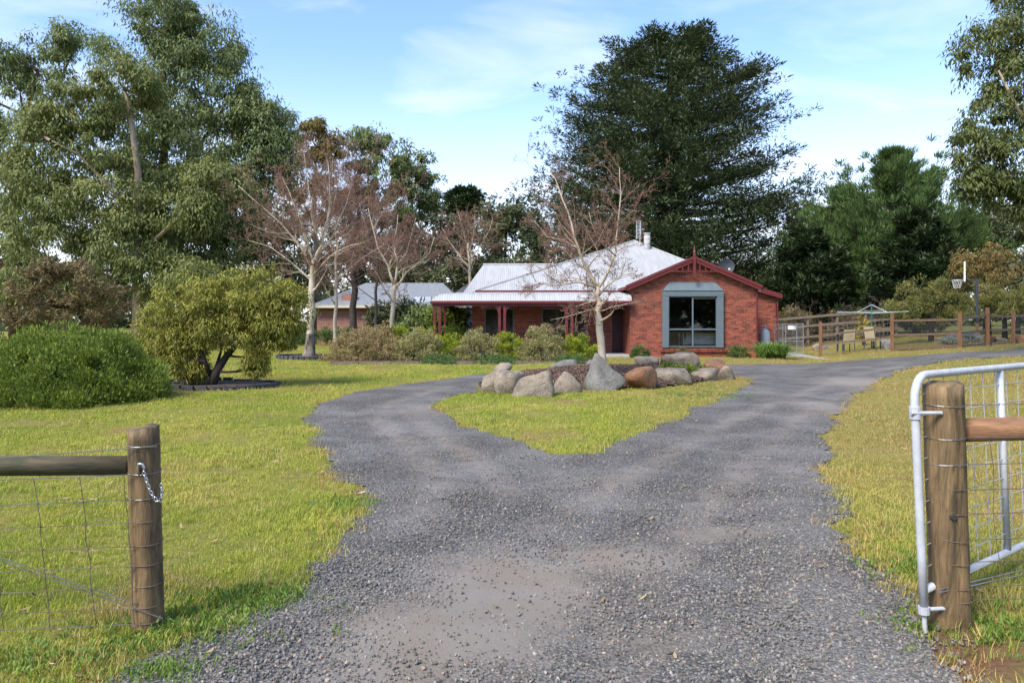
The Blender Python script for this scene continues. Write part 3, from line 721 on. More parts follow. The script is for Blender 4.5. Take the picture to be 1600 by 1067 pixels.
q = sample_rings([(1.8, 3.2, 300), (3.2, 5, 430), (5, 7.5, 330), (7.5, 11, 190), (11, 16, 95), (16, 23, 45), (23, 32, 22), (32, 48, 8)])
sdv = drive_sd(q[:, 0], q[:, 1]); soilq = np.hypot(q[:, 0]-1.95, (q[:, 1]-3.3)) < 0.42+0.2*rng.random(len(q))
mnd = mound(q[:, 0], q[:, 1]) > 0.08
house = (q[:, 0] > -3.5) & (q[:, 0] < 13) & (q[:, 1] > 30.8)
k = (sdv < 0.04-0.10*rng.random(len(q))) & ~mnd & ~house & ~(soilq & (rng.random(len(q)) < 0.9)); q = q[k]
scatter('lawn_grass', np.stack([q[:, 0], q[:, 1], terr(q[:, 0], q[:, 1])], 1), (0.6+0.7*rng.random(len(q)))*(1+0.35*np.sin(2.1*q[:, 0]+1.3*q[:, 1])*np.sin(1.7*q[:, 1]-0.9*q[:, 0]))*np.clip(0.7+q[:, 1]*0.045, 0.8, 2.2), lawn_tufts, 'short mown yellow green grass of the lawns', 0.12)
# longer tufts: at post feet, along the rim of the gravel, in front of the yard fence
L_ = []
for c, r, n in (((-1.87, 3.75), 0.30, 60), ((2.2, 3.65), 0.35, 70), ((1.55, 3.9), 0.30, 60), ((-1.4, 3.5), 0.35, 60)):
    L_.append(np.array(c)+rng.normal(size=(n, 2))*r)
r_ = sample_rings([(2.6, 9, 22), (9, 20, 5)]); s_ = drive_sd(r_[:, 0], r_[:, 1]); L_.append(r_[(s_ < 0.05) & (s_ > -0.35)])
L_.append(sample_rings([(2.6, 12, 5)]))
for bx_, by_, bn in ((772, 615, 26), (795, 617, 26), (832, 620, 40), (888, 615, 30), (945, 612, 36), (1004, 609, 30), (1056, 601, 30), (1103, 597, 26), (1140, 595, 20)):
    g_ = G(bx_, by_+2); L_.append(np.array([g_.x, g_.y-0.02])+rng.normal(size=(bn, 2))*np.array([0.28, 0.05]))
pf = np.array([np.array(G(1290+310*t, 559-14*t))[:2]+np.array([0, 0.25+0.9*rng.random()]) for t in rng.random(700)]); L_.append(pf)
L_ = np.concatenate(L_); L_ = L_[drive_sd(L_[:, 0], L_[:, 1]) < 0.05]; L_ = L_[mound(L_[:, 0], L_[:, 1]) < 0.12]
scatter('long_grass', np.stack([L_[:, 0], L_[:, 1], terr(L_[:, 0], L_[:, 1])], 1), 0.4+0.5*rng.random(len(L_)), long_tufts, 'longer grass tufts along the gravel rim and fence posts', 0.15)
q = sample_rings([(1.9, 3.4, 3600), (3.4, 5, 2600), (5, 7, 1200), (7, 10, 420), (10, 14, 120)], 0.72)
sdv = drive_sd(q[:, 0], q[:, 1]); dq = dust_at(q[:, 0], q[:, 1])
k = (sdv > -0.12*rng.random(len(q))**2) & (rng.random(len(q)) > np.clip(dq*1.05, 0, 0.86)+0.1*np.sin(3*q[:, 0]+2*q[:, 1])); q = q[k]; sdv = sdv[k]
zq = terr(q[:, 0], q[:, 1])+0.016+0.012*np.clip(sdv, 0, 1)
scatter('gravel_stones', np.stack([q[:, 0], q[:, 1], zq], 1), 0.009+0.018*rng.random(len(q))**1.8, stones, 'loose blue grey crushed stones on the driveway', full_rot=True)

straw_tufts = proto_collection('straw_tufts', [tuft(i, 14, 0.045, 0.035, 0.0042, 'straw_blade') for i in range(3)])
clover_tufts = proto_collection('clover_tufts', [tuft(i, 18, 0.020, 0.035, 0.008, 'clover_leaf') for i in range(3)])
q = sample_rings([(2.4, 5, 150), (5, 9, 70), (9, 16, 26), (16, 26, 9)]); sdv = drive_sd(q[:, 0], q[:, 1])
patch = np.sin(1.3*q[:, 0]+2.2*q[:, 1])*np.sin(2.6*q[:, 0]-1.1*q[:, 1]+1)
q = q[(sdv < 0.06) & (sdv > -0.18-0.30*np.clip(patch, 0, 1)) & (patch+0.7*rng.random(len(q)) > 0.15) & (mound(q[:, 0], q[:, 1]) < 0.05)]
scatter('dry_grass', np.stack([q[:, 0], q[:, 1], terr(q[:, 0], q[:, 1])], 1), 0.6+0.7*rng.random(len(q)), straw_tufts, 'dry straw coloured grass along the rim of the gravel', 0.25)
L_ = [np.array(tuple(G(px, py))[:2])+rng.normal(size=(n, 2))*np.array([rx, ry]) for px, py, n, rx, ry in ((300, 985, 170, 0.20, 0.12), (390, 942, 150, 0.20, 0.10), (250, 1055, 40, 0.06, 0.04), (120, 1040, 120, 0.3, 0.15), (1545, 975, 120, 0.2, 0.12), (1100, 618, 200, 0.5, 0.5), (540, 790, 60, 0.15, 0.15), (1430, 890, 60, 0.15, 0.1))]
L_ = np.concatenate(L_); L_ = L_[mound(L_[:, 0], L_[:, 1]) < 0.05]
scatter('clover', np.stack([L_[:, 0], L_[:, 1], terr(L_[:, 0], L_[:, 1])+0.012], 1), 0.6+0.6*rng.random(len(L_)), clover_tufts, 'bright green clover patches at the gravel edge and post feet', 0.3)
def litterbuild(nt, b, oi, o):
    r = nt.nodes.new('ShaderNodeValToRGB'); e = r.color_ramp.elements; e[0].color = (0.14, 0.06, 0.025, 1); e[1].color = (0.50, 0.36, 0.17, 1)
    nt.links.new(oi.outputs['Random'], r.inputs[0]); nt.links.new(r.outputs[0], b.inputs['Base Color']); b.inputs['Roughness'].default_value = 0.7
instmat('dry_leaf', litterbuild)
dry = proto_collection('dry_leaves', [proto('dry_leaf%d' % i, [(-0.5, 0, 0.05), (-0.1, -0.13, 0), (0.3, -0.08, 0.03), (0.5, 0, 0.12), (0.3, 0.08, 0.03), (-0.1, 0.13, 0.01)], [(0, 1, 5), (1, 2, 4, 5), (2, 3, 4)], 'dry_leaf') for i in range(2)])
q = sample_rings([(2.2, 5, 9), (5, 9, 4), (9, 20, 0.8)]); q = q[mound(q[:, 0], q[:, 1]) < 0.02]; sdv = drive_sd(q[:, 0], q[:, 1])
q = q[(sdv < 0.3) | (rng.random(len(q)) < 0.35)]
scatter('leaf_litter', np.stack([q[:, 0], q[:, 1], terr(q[:, 0], q[:, 1])+np.where(drive_sd(q[:, 0], q[:, 1]) > 0, 0.035, 0.03)], 1), 0.03+0.06*rng.random(len(q)), dry, 'scattered dry leaves and bark on lawn and gravel', 0.3)

# mulch bed on the island
n = 46; V = []; Fs = []
ring = [(1.0, 0)]+[(r, 1) for r in ()]
gxm, gym, gfm = grid_mesh(np.linspace(-1.02, 1.02, n), np.linspace(-1.02, 1.02, n))
mx_, my_ = MOUND_C[0]+gxm*MOUND_R[0], MOUND_C[1]+gym*MOUND_R[1]+MOUND_S*gxm*MOUND_R[0]; inside = (gxm**2+gym**2) < 1.03; kf = inside[gfm].all(1)
mz_ = terr(mx_, my_)+mound(mx_, my_)+0.02+0.03*np.sin(5*mx_)*np.sin(4*my_+1)
us = np.unique(gfm[kf]); rm = np.full(len(mx_), -1); rm[us] = np.arange(len(us))
rawmesh('garden_bed', np.stack([mx_, my_, mz_], 1)[us], rm[gfm[kf]], 'soil', None, smooth=True)['kind'] = 'structure'
a = rng.random(7000)*6.283; r = np.sqrt(rng.random(7000))*0.98; qx, qy = MOUND_C[0]+np.cos(a)*r*MOUND_R[0], MOUND_C[1]+np.sin(a)*r*MOUND_R[1]+MOUND_S*np.cos(a)*r*MOUND_R[0]
scatter('bark_mulch', np.stack([qx, qy, terr(qx, qy)+mound(qx, qy)+0.035+0.03*np.sin(5*qx)*np.sin(4*qy+1)], 1), 0.03+0.06*rng.random(7000), chips, 'dark brown bark mulch covering the raised island bed', full_rot=True)

# ------------------------------------------------------------------ the brick house
def bricks(mb, p0, u, width, z0, ztop, openings, nrm, L=0.23, Hh=0.076, J=0.010, proud=0.008):
    """single bricks standing proud of their mortar, trimmed round the openings"""
    u = Vector(u); nrm = Vector(nrm); p0 = Vector(p0); row = 0; z = z0
    while z+Hh < z0+12:
        us = -(L+J)/2*(row % 2); any_ = False
        while us < width:
            a, b = max(us, 0), min(us+L, width); us += L+J
            if b-a < 0.03: continue
            segs = [(a, b)]
            for (o0, o1, oz0, oz1) in openings:
                if z+Hh*0.5 > oz0 and z+Hh*0.5 < oz1:
                    ns = []
                    for s0, s1 in segs:
                        if s1 <= o0 or s0 >= o1: ns.append((s0, s1)); continue
                        if s0 < o0: ns.append((s0, o0))
                        if s1 > o1: ns.append((o1, s1))
                    segs = ns
            for s0, s1 in segs:
                if s1-s0 < 0.03 or z+Hh > ztop((s0+s1)/2): continue
                any_ = True; A = p0+u*s0; B = p0+u*s1; pr = nrm*(proud*(0.7+0.6*rng.random())); bk = -nrm*0.004
                V = [Vector((A.x, A.y, z))+bk, Vector((B.x, B.y, z))+bk, Vector((B.x, B.y, z+Hh))+bk, Vector((A.x, A.y, z+Hh))+bk]
                V += [v-bk+pr for v in V]
                mb.add(V, [(4, 5, 6, 7), (0, 1, 5, 4), (1, 2, 6, 5), (2, 3, 7, 6), (3, 0, 4, 7)], float(np.clip(rng.normal(0.42, 0.32), 0, 1)))
        if not any_ and z > z0+0.5: break
        z += Hh+J; row += 1
DG = 31.7; PXM = F/DG
gxl, gxr, gcx = (985-800)/PXM, (1184-800)/PXM, (1082-800)/PXM
GZ = 0.0
APZ, EVZ, HS = 4.29, 3.03, 2.92
H = thing('brick_house', (gcx, DG+4, 0), 'red brick house with pale steel roof and maroon trim behind the boulder island', 'house')
slope = (APZ-EVZ)/HS
gtop = lambda x: APZ-0.17-abs(x-gcx)*slope
WX0, WX1, WZ0, WZ1 = (1034-800)/PXM, (1129-800)/PXM, CH+(HZ-543)/PXM, CH+(HZ-455)/PXM
# gable wall core in pieces round the window opening
mb = MB(); T = 0.22
def gpoly(x0, x1, zb0, tops):
    pts = [(x0, DG, zb0), (x1, DG, zb0)]+[(x, DG, z) for x, z in tops]; mb.poly(pts, (0, T, 0))
gpoly(gxl, WX0, GZ-0.2, [(WX0, gtop(WX0)), (gxl, gtop(gxl))])
gpoly(WX1, gxr, GZ-0.2, [(gxr, gtop(gxr)), (WX1, gtop(WX1))])
gpoly(WX0, WX1, GZ-0.2, [(WX1, WZ0), (WX0, WZ0)])
gpoly(WX0, WX1, WZ1, [(WX1, gtop(WX1)), (gcx, gtop(gcx)), (WX0, gtop(WX0))])
mb.box(gxl, gxl+T, DG+T, DG+2.6, GZ-0.2, EVZ-0.1); mb.box(gxr-T, gxr, DG+T, DG+5, GZ-0.2, EVZ-0.1)
mb.build('wall', 'mortar', H)
mb = MB()
bricks(mb, (gxl, DG, 0), (1, 0, 0), gxr-gxl, GZ-0.1, lambda s: gtop(gxl+s)+0.05, [(WX0-gxl, WX1-gxl, WZ0, WZ1)], (0, -1, 0))
bricks(mb, (gxl, DG+2.4, 0), (0, -1, 0), 2.4, GZ-0.1, lambda s: EVZ-0.1, [], (-1, 0, 0))
bricks(mb, (gxr, DG, 0), (0, 1, 0), 4.0, GZ-0.1, lambda s: EVZ-0.1, [], (1, 0, 0))
o = mb.build('bricks', 'brick', H, tint=True); o['kind'] = 'stuff'
# brick sill under the box window: sloping header bricks
mbs = MB(); x = WX0-0.08
while x < WX1+0.06:
    mbs.add([Vector((x, DG-0.10, WZ0-0.19)), Vector((x+0.085, DG-0.10, WZ0-0.19)), Vector((x+0.085, DG+0.02, WZ0-0.19)), Vector((x, DG+0.02, WZ0-0.19)),
             Vector((x, DG-0.13, WZ0-0.06)), Vector((x+0.085, DG-0.13, WZ0-0.06)), Vector((x+0.085, DG+0.02, WZ0-0.012)), Vector((x, DG+0.02, WZ0-0.012))],
            [(0, 3, 2, 1), (4, 5, 6, 7), (0, 1, 5, 4), (1, 2, 6, 5), (2, 3, 7, 6), (3, 0, 4, 7)], float(rng.random()*0.8)); x += 0.095
mbs.build('window_sill', 'brick', H, tint=True)
# box window
FW = 0.27
win = MB().box(WX0, WX0+FW, DG-0.16, DG+0.10, WZ0, WZ1-0.22).box(WX1-FW, WX1, DG-0.16, DG+0.10, WZ0, WZ1-0.22).box(WX0, WX1, DG-0.17, DG+0.10, WZ1-0.22, WZ1+0.02).build('window', 'blue_grey_paint', H)
gx0, gx1, gz0, gz1 = WX0+FW, WX1-FW, WZ0+0.02, WZ1-0.22
mxm = (1081.5-800)/PXM; tzm = CH+(HZ-514.5)/PXM
fr = MB()
for b in ((gx0, gx0+0.04, gz0, gz1), (gx1-0.04, gx1, gz0, gz1), (gx0+0.04, gx1-0.04, gz0, gz0+0.05), (gx0+0.04, gx1-0.04, gz1-0.05, gz1)): fr.box(b[0], b[1], DG-0.10, DG-0.03, b[2], b[3])
fr.build('frame', 'blue_grey_paint', win)
MB().box(mxm-0.03, mxm+0.03, DG-0.105, DG-0.025, gz0+0.05, gz1-0.05).build('mullion', 'blue_grey_paint', win)
for a, b in ((gx0+0.04, mxm-0.03), (mxm+0.03, gx1-0.04)):
    MB().box(a, b, DG-0.102, DG-0.028, tzm-0.03, tzm+0.03).build('transom', 'blue_grey_paint', win)
    for c, d in ((gz0+0.05, tzm-0.03), (tzm+0.03, gz1-0.05)):
        MB().box(a, b, DG-0.068, DG-0.062, c, d).build('pane', 'glass', win)
HT = CH+(HZ-441)/PXM
MB().poly([(WX0, DG-0.20, WZ1+0.022), (WX1, DG-0.20, WZ1+0.022), (WX1-0.33, DG-0.01, HT), (WX0+0.33, DG-0.01, HT)], (0, 0.03, -0.03)).build('window_hood', 'blue_grey_paint', H)
MB().box(mxm+0.05, gx1-0.05, DG-0.02, DG+0.0, gz1-0.12, gz1-0.05).build('blind', 'cream', H)
# room behind the window
rm_ = MB(); rx0, rx1, ry0, ry1 = gxl+0.25, gxr-0.25, DG+T, DG+4.2
rm_.box(rx0, rx1, ry1, ry1+0.1, 0.2, 2.8).box(rx0-0.0, rx1, ry0, ry1, 2.7, 2.8).box(rx0-0.02, rx0, ry0, ry1, 0.2, 2.7).box(rx1, rx1+0.02, ry0, ry1, 0.2, 2.7)
rm_.build('room', 'dark_room', H); MB().box(rx0, rx1, ry0, ry1, 0.12, 0.2).build('room_floor', 'room_floor', H)
# bed inside
bx, by = (1100-800)/PXM+0.15, DG+0.75
bed = thing('bed', (bx, by, 0.2), 'white metal bed with quilt seen through the box window', 'bed')
fb = MB()
for sx in (-0.95, 0.95):
    for sy in (-0.4, 0.45): fb.tube([(bx+sx, by+sy, 0.2), (bx+sx, by+sy, 1.05 if sx < 0 else 0.95)], 0.022, 8)
fb.tube([(bx-0.95, by-0.4, 1.05), (bx-0.95, by+0.45, 1.05)], 0.02, 8).tube([(bx-0.95, by-0.4, 0.55), (bx+0.95, by-0.4, 0.55)], 0.02, 8).tube([(bx-0.95, by+0.45, 0.55), (bx+0.95, by+0.45, 0.55)], 0.02, 8)
fb.build('bed_frame', 'white_paint', bed, True)
MB().box(bx-0.9, bx+0.92, by-0.36, by+0.42, 0.56, 0.80).build('mattress', 'white_paint', bed)
MB().box(bx-0.85, bx+0.93, by-0.39, by+0.44, 0.74, 0.90).build('quilt', 'quilt', bed); MB().box(bx-0.80, bx+0.90, by-0.30, by+0.46, 0.90, 1.02).build('blanket', 'quilt_olive', bed)
# picture on the far wall of the room
MB().box(bx+0.3, bx+0.75, ry1-0.03, ry1-0.002, 1.5, 2.1).build('picture_frame', 'dark_metal', H)
# gable roof with barge boards, finial and fretwork
def slab(name, pts, th, mat, par): return MB().poly(pts, (0, 0, -th)).build(name, mat, par)
gy0 = DG-0.28; gyb = 37.0
for s in (-1, 1):
    slab('gable_roof', [(gcx, gy0, APZ+0.02), (gcx, gyb, APZ+0.02), (gcx+s*HS, gyb, EVZ+0.02), (gcx+s*HS, gy0, EVZ+0.02)], 0.04, 'roof_steel', H)
    for off, dpt, y in ((0.0, 0.11, gy0-0.05), (0.10, 0.13, gy0-0.02)):
        d = Vector((s*HS, 0, EVZ-APZ)).normalized(); nn = Vector((-d.z*s, 0, d.x*s)); nn = nn if nn.z > 0 else -nn
        a, b = Vector((gcx, y, APZ+0.04))-nn*off, Vector((gcx+s*(HS+0.02), y, EVZ+0.04))-nn*off
        MB().poly([a, b, b-nn*dpt, a-nn*dpt], (0, 0.045, 0)).build('barge_board', 'red_paint', H)
    MB().box(gcx+s*HS-0.06, gcx+s*HS+0.06, gy0+0.05, gyb-1.5, EVZ-0.14, EVZ-0.02).build('gutter', 'red_paint', H)
fz = APZ-0.62; fy = gy0+0.0
MB().beam((gcx-1.02, fy, fz), (gcx+1.02, fy, fz), 0.045, 0.045).build('fret_rail', 'red_paint', H)
for i in (-3, -2, -1, 1, 2, 3):
    xx = gcx+i*0.245; MB().box(xx-0.022, xx+0.022, fy-0.02, fy+0.02, fz+0.023, gtop(xx)-0.02).build('fret_slat', 'red_paint', H)
MB().box(gcx-0.055, gcx+0.055, gy0-0.085, gy0-0.055, APZ-0.90, APZ+0.10).tube([(gcx, gy0-0.06, APZ-0.98), (gcx, gy0-0.06, APZ-0.90)], [0.01, 0.05], 8).tube([(gcx, gy0-0.05, APZ+0.08), (gcx, gy0-0.05, APZ+0.16), (gcx, gy0-0.05, APZ+0.19), (gcx, gy0-0.05, APZ+0.26), (gcx, gy0-0.05, APZ+0.50)], [0.05, 0.035, 0.07, 0.045, 0.008], 8).build('finial', 'red_paint', H)
MB().tube([(gxr-0.06, DG-0.05, 0.05), (gxr-0.06, DG-0.05, EVZ-0.2)], 0.035, 8).build('downpipe', 'red_paint', H)
# corrugated main roof
def corr(name, xs_, fn, par, mat='roof_steel', amp=0.011):
    """sheet of ribs: fn(x) gives the points down one rib, top to bottom"""
    V = []; k = None
    for i, x in enumerate(xs_):
        pts = fn(x); k = len(pts); off = amp*math.cos(i*math.pi/2)
        V += [(p[0], p[1], p[2]+off) for p in pts]
    V = np.array(V); n_ = len(xs_); i = np.arange((n_-1)*(k-1)); r, c = i//(k-1), i % (k-1); a = r*k+c
    return rawmesh(name, V, np.stack([a, a+k, a+k+1, a+1], 1), mat, par, smooth=True)
RIB = 0.026
FL, FR, AX, AY, AZ, EY, EZ = -1.6, 11.2, 6.8, 41.0, 6.0, 33.2, 2.92
def mainf(x):
    t = min((x-FL)/(AX-FL), (FR-x)/(FR-AX)); return [(x, EY+(AY-EY)*t*s, EZ+(AZ-EZ)*t*s) for s in (1, 0.5, 0)]
corr('roof', np.arange(FL+0.02, FR-0.02, RIB), mainf, H)
MB().poly([(FL, EY, EZ), (AX, AY, AZ), (FL, 48, EZ)], (0, 0, -0.04)).poly([(FR, EY, EZ), (AX, AY, AZ), (FR, 48, EZ)], (0, 0, -0.04)).poly([(FL, 48, EZ), (AX, AY, AZ), (FR, 48, EZ)], (0, 0, -0.04)).build('roof_hip', 'roof_steel', H)
for e_ in ((FL, EY), (FR, EY)):
    MB().tube([(e_[0], e_[1], EZ+0.02), (AX, AY, AZ+0.02)], 0.05, 6).build('ridge_cap', 'roof_steel', H)
WLx0, WLr, WLe, WLy, WLz = -2.5, -1.6, 37.0, 41.0, 4.67
def wingf(x):
    t = 1.0 if x > WLr else (x-WLx0)/(WLr-WLx0); return [(x, WLe+(WLy-WLe)*t*s, EZ+(WLz-EZ)*t*s) for s in (1, 0.5, 0)]
corr('wing_roof', np.arange(WLx0, 5.5, RIB), wingf, H)
MB().poly([(WLx0, WLe, EZ), (WLr, WLy, WLz), (WLx0, 45, EZ)], (0.03, 0, -0.03)).poly([(WLr, WLy, WLz), (5.5, WLy, WLz), (5.5, 45, EZ), (WLx0, 45, EZ)], (0, 0, -0.03)).build('wing_roof_back', 'roof_steel', H)
MB().tube([(WLr, WLy, WLz+0.02), (5.5, WLy, WLz+0.02)], 0.06, 6).build('ridge_cap', 'roof_steel', H)
MB().box(FL-0.03, gxl+0.2, EY-0.06, EY+0.04, EZ-0.19, EZ-0.02).build('fascia', 'red_paint', H); MB().box(FL-0.06, gxl+0.1, EY-0.15, EY-0.062, EZ-0.10, EZ+0.015).build('gutter', 'red_paint', H)
# main walls behind the verandah
VW = 33.7; sX = F/VW
hx0 = (738-800)/sX
ops = [((757-800)/sX, (803-800)/sX, 0.12, 2.15), ((846-800)/sX, (917-800)/sX, 0.55, 2.15), ((956-800)/sX, (983-800)/sX, 0.12, 2.2)]
mb = MB(); x = hx0
for o0, o1, a, b in ops:
    mb.box(x, o0, VW, VW+T, -0.2, 2.9)
    if a > 0: mb.box(o0, o1, VW, VW+T, -0.2, a)
    mb.box(o0, o1, VW, VW+T, b, 2.9); x = o1
mb.box(x, gxl+0.1, VW, VW+T, -0.2, 2.9).box(hx0, hx0+T, VW+T, 44, -0.2, 2.9); mb.box(hx0+T, gxl, VW+0.8, VW+0.9, 0, 2.9)
mb.build('wall', 'mortar', H)
mb = MB(); bricks(mb, (hx0, VW, 0), (1, 0, 0), gxl-hx0, 0.0, lambda s: 2.85, [(a-hx0, b-hx0, c, d) for a, b, c, d in ops], (0, -1, 0)); bricks(mb, (hx0, VW+6, 0), (0, -1, 0), 6, 0, lambda s: 2.85, [], (-1, 0, 0))
o = mb.build('bricks', 'brick', H, tint=True); o['kind'] = 'stuff'
for (a, b, c, d), split in zip(ops[:2], (2, 3)):
    w_ = MB()
    for q_ in ((a, a+0.06, c, d), (b-0.06, b, c, d), (a+0.06, b-0.06, c, c+0.07), (a+0.06, b-0.06, d-0.07, d)): w_.box(q_[0], q_[1], VW+0.03, VW+0.12, q_[2], q_[3])
    w_ = w_.build('window', 'blue_grey_paint', H)
    for i in range(split):
        p0_, p1_ = a+0.06+(b-a-0.12)*i/split, a+0.06+(b-a-0.12)*(i+1)/split
        MB().box(p0_+0.02, p1_-0.02, VW+0.07, VW+0.076, c+0.07, d-0.07).build('pane', 'glass', w_)
        if i: MB().box(p0_-0.02, p0_+0.02, VW+0.045, VW+0.10, c+0.07, d-0.07).build('mullion', 'blue_grey_paint', w_)
a, b, c, d = ops[2]
dr_ = MB().box(a+0.05, b-0.05, VW+0.08, VW+0.13, c+0.06, d-0.05).build('door', 'door_red', H)
for i in range(2):
    for z0_, z1_ in ((0.35, 1.0), (1.15, 2.0)):
        w0 = a+0.13+i*(b-a-0.22)/2; MB().box(w0, w0+(b-a)/2-0.2, VW+0.065, VW+0.081, z0_, z1_).build('door_panel', 'door_red', dr_)
MB().box(a, a+0.05, VW+0.02, VW+0.14, c, d).box(b-0.05, b, VW+0.02, VW+0.14, c, d).box(a+0.05, b-0.05, VW+0.02, VW+0.14, d-0.05, d).build('door_frame', 'door_red', H)
# verandah
VX0, VY0 = -3.42, 31.3
prof = [(0.0, 2.40), (0.03, 2.50), (0.12, 2.60), (0.30, 2.69), (0.58, 2.75), (1.0, 2.79), (1.7, 2.84), (2.4, 2.89)]
pyy, pzz = [p_[0] for p_ in prof], [p_[1] for p_ in prof]
def ver(x):
    out = []
    for yy in pyy[::-1]:
        y_ = min(yy, max(x-VX0, 0)); out.append((x, VY0+y_, float(np.interp(y_, pyy, pzz))))
    return out
corr('verandah_roof', np.arange(VX0+0.01, gxl, RIB), ver, H)
def vers(y):
    out = []
    for xx in [p_ for p_ in pyy if p_ <= 1.75][::-1]:
        x_ = min(xx, max(y-VY0, 0)); out.append((VX0+x_, y, float(np.interp(x_, pyy, pzz))))
    return out
corr('verandah_roof', np.arange(VY0+0.01, 43.2, RIB), vers, H)
MB().box(VX0+0.02, gxl-0.01, VY0+0.03, VY0+0.15, 2.20, 2.385).build('verandah_beam', 'red_paint', H); MB().box(VX0+0.03, VX0+0.14, VY0+0.152, 43.1, 2.20, 2.385).build('verandah_beam', 'red_paint', H)
MB().box(VX0-0.05, gxl-0.01, VY0-0.06, VY0+0.028, 2.31, 2.41).build('gutter', 'red_paint', H); MB().box(VX0-0.06, VX0+0.028, VY0+0.03, 43.2, 2.31, 2.41).build('gutter', 'red_paint', H)
MB().box(VX0-0.05, gxl, VY0-0.05, VW, -0.15, 0.10).build('verandah_floor', 'concrete', H)
MB().box(VX0, hx0, VW+0.005, 43.2, -0.15, 0.098).build('verandah_floor', 'concrete', H)
def vpost(x, y, sides):
    p_ = MB().box(x-0.055, x+0.055, y-0.055, y+0.055, 0.1, 2.2).box(x-0.075, x+0.075, y-0.075, y+0.075, 1.82, 1.86).box(x-0.07, x+0.07, y-0.07, y+0.07, 0.1, 0.28).build('verandah_post', 'red_paint', H)
    for s in sides:
        n_ = 6; pts = [(x+s*0.057, y-0.02, 2.198), (x+s*0.36, y-0.02, 2.198)]+[(x+s*(0.36-0.30*math.sin(a_)), y-0.02, 2.198-0.34*(1-math.cos(a_))) for a_ in np.linspace(0.2, math.pi/2, n_)]
        MB().poly(pts, (0, 0.04, 0)).build('post_bracket', 'red_paint', p_)
for (pa, pb) in ((679, 687), (780.5, 788.5), (885, 893.5)):
    vpost((pa-800)/F*31.4, 31.4, (-1,) if pa > 700 else ()); vpost((pb-800)/F*31.4, 31.4, (1,))
vpost(VX0+0.09, 36.5, ()); vpost(-3.2, 42.3, (-1, 1))
# right hand side bay, set back
bx0, bx1, byy = 10.7, 12.75, 35.6
MB().poly([(bx0, byy, -0.2), (bx1, byy, -0.2), (bx1, byy, 2.78), (bx0, byy, 3.38)], (0, 4.5, 0)).build('wall', 'mortar', H)
mb = MB(); bricks(mb, (bx0, byy, 0), (1, 0, 0), bx1-bx0, 0.0, lambda s: 3.36-0.29*s, [], (0, -1, 0)); bricks(mb, (bx1, byy, 0), (0, 1, 0), 4.5, 0, lambda s: 2.75, [], (1, 0, 0)); o = mb.build('bricks', 'brick', H, tint=True); o['kind'] = 'stuff'
slab('side_roof', [(bx0-0.2, byy-0.25, 3.52), (bx1+0.2, byy-0.25, 2.82), (bx1+0.2, byy+4.7, 2.82), (bx0-0.2, byy+4.7, 3.52)], 0.04, 'roof_steel', H)
MB().poly([(bx0-0.2, byy-0.26, 3.55), (bx1+0.22, byy-0.26, 2.85), (bx1+0.22, byy-0.26, 2.62), (bx0-0.2, byy-0.26, 3.32)], (0, -0.04, 0)).build('barge_board', 'red_paint', H)
MB().box(bx1+0.1, bx1+0.2, byy-0.2, byy+4.6, 2.66, 2.79).build('gutter', 'red_paint', H); MB().tube([(bx1+0.06, byy-0.08, 0), (bx1+0.06, byy-0.08, 2.75)], 0.045, 8).build('downpipe', 'red_paint', H)
# flue
fp = P(1011, 379, 39.5); MB().tube([(fp.x, 39.5, fp.z-0.9), (fp.x, 39.5, fp.z+0.40)], 0.17, 12).tube([(fp.x, 39.5, fp.z+0.402), (fp.x, 39.5, fp.z+0.45), (fp.x, 39.5, fp.z+0.50)], [0.13, 0.21, 0.19], 12).build('flue', 'concrete', H, True)
# aerial on the roof
ap = P(1000, 380, 40.0); an = thing('television_aerial', ap, 'grey grid television aerial on a mast above the steel roof', 'aerial')
MB().tube([ap-Vector((0, 0, 0.5)), ap+Vector((0, 0, 1.0))], 0.03, 8).build('mast', 'galvanised', an)
g_ = MB()
for i in range(13): g_.beam(ap+Vector((-0.22, -0.05, 0.25+i*0.078)), ap+Vector((0.05, -0.05, 0.25+i*0.078)), 0.02, 0.02)
g_.beam(ap+Vector((-0.2, -0.05, 0.22)), ap+Vector((-0.2, -0.05, 1.22)), 0.025, 0.025).beam(ap+Vector((0.03, -0.05, 0.22)), ap+Vector((0.03, -0.05, 1.22)), 0.025, 0.025)
g_.build('grid_panel', 'galvanised', an); MB().beam(ap+Vector((-0.1, 0, 0.75)), ap+Vector((0.24, 0, 0.75)), 0.03, 0.03).build('boom', 'galvanised', an)
# satellite dish on the gable roof
dp = P(1135, 416, 33.4); ds = thing('satellite_dish', dp-Vector((0, 0, 0.45)), 'dark grey satellite dish fixed on the gable roof', 'satellite dish')
V = []; Fs = []; nr_, na_ = 4, 20
for sgn in (0, 0.02):
    for i in range(nr_+1):
        for j in range(na_):
            r_ = 0.36*i/nr_; a_ = 2*math.pi*j/na_; V.append(dp+Vector((r_*math.cos(a_), -0.10*(r_/0.36)**2+0.05+sgn, r_*math.sin(a_)*0.95)))
m_ = (nr_+1)*na_
for i in range(nr_):
    for j in range(na_):
        a_, b_ = i*na_+j, i*na_+(j+1) % na_; Fs += [(a_, b_, b_+na_, a_+na_), (m_+a_, m_+a_+na_, m_+b_+na_, m_+b_)]
MB().add(V, Fs).build('reflector', 'dish_grey', ds, True)
MB().tube([dp+Vector((0, 0.07, 0)), dp+Vector((0, 0.15, -0.25)), dp+Vector((0, 0.15, -0.62))], 0.025, 8).build('bracket', 'galvanised', ds)
MB().tube([dp+Vector((0, -0.05, -0.33)), dp+Vector((0, -0.42, -0.16))], 0.012, 6).box(dp.x-0.03, dp.x+0.03, dp.y-0.48, dp.y-0.40, dp.z-0.19, dp.z-0.12).build('receiver_arm', 'white_paint', ds)
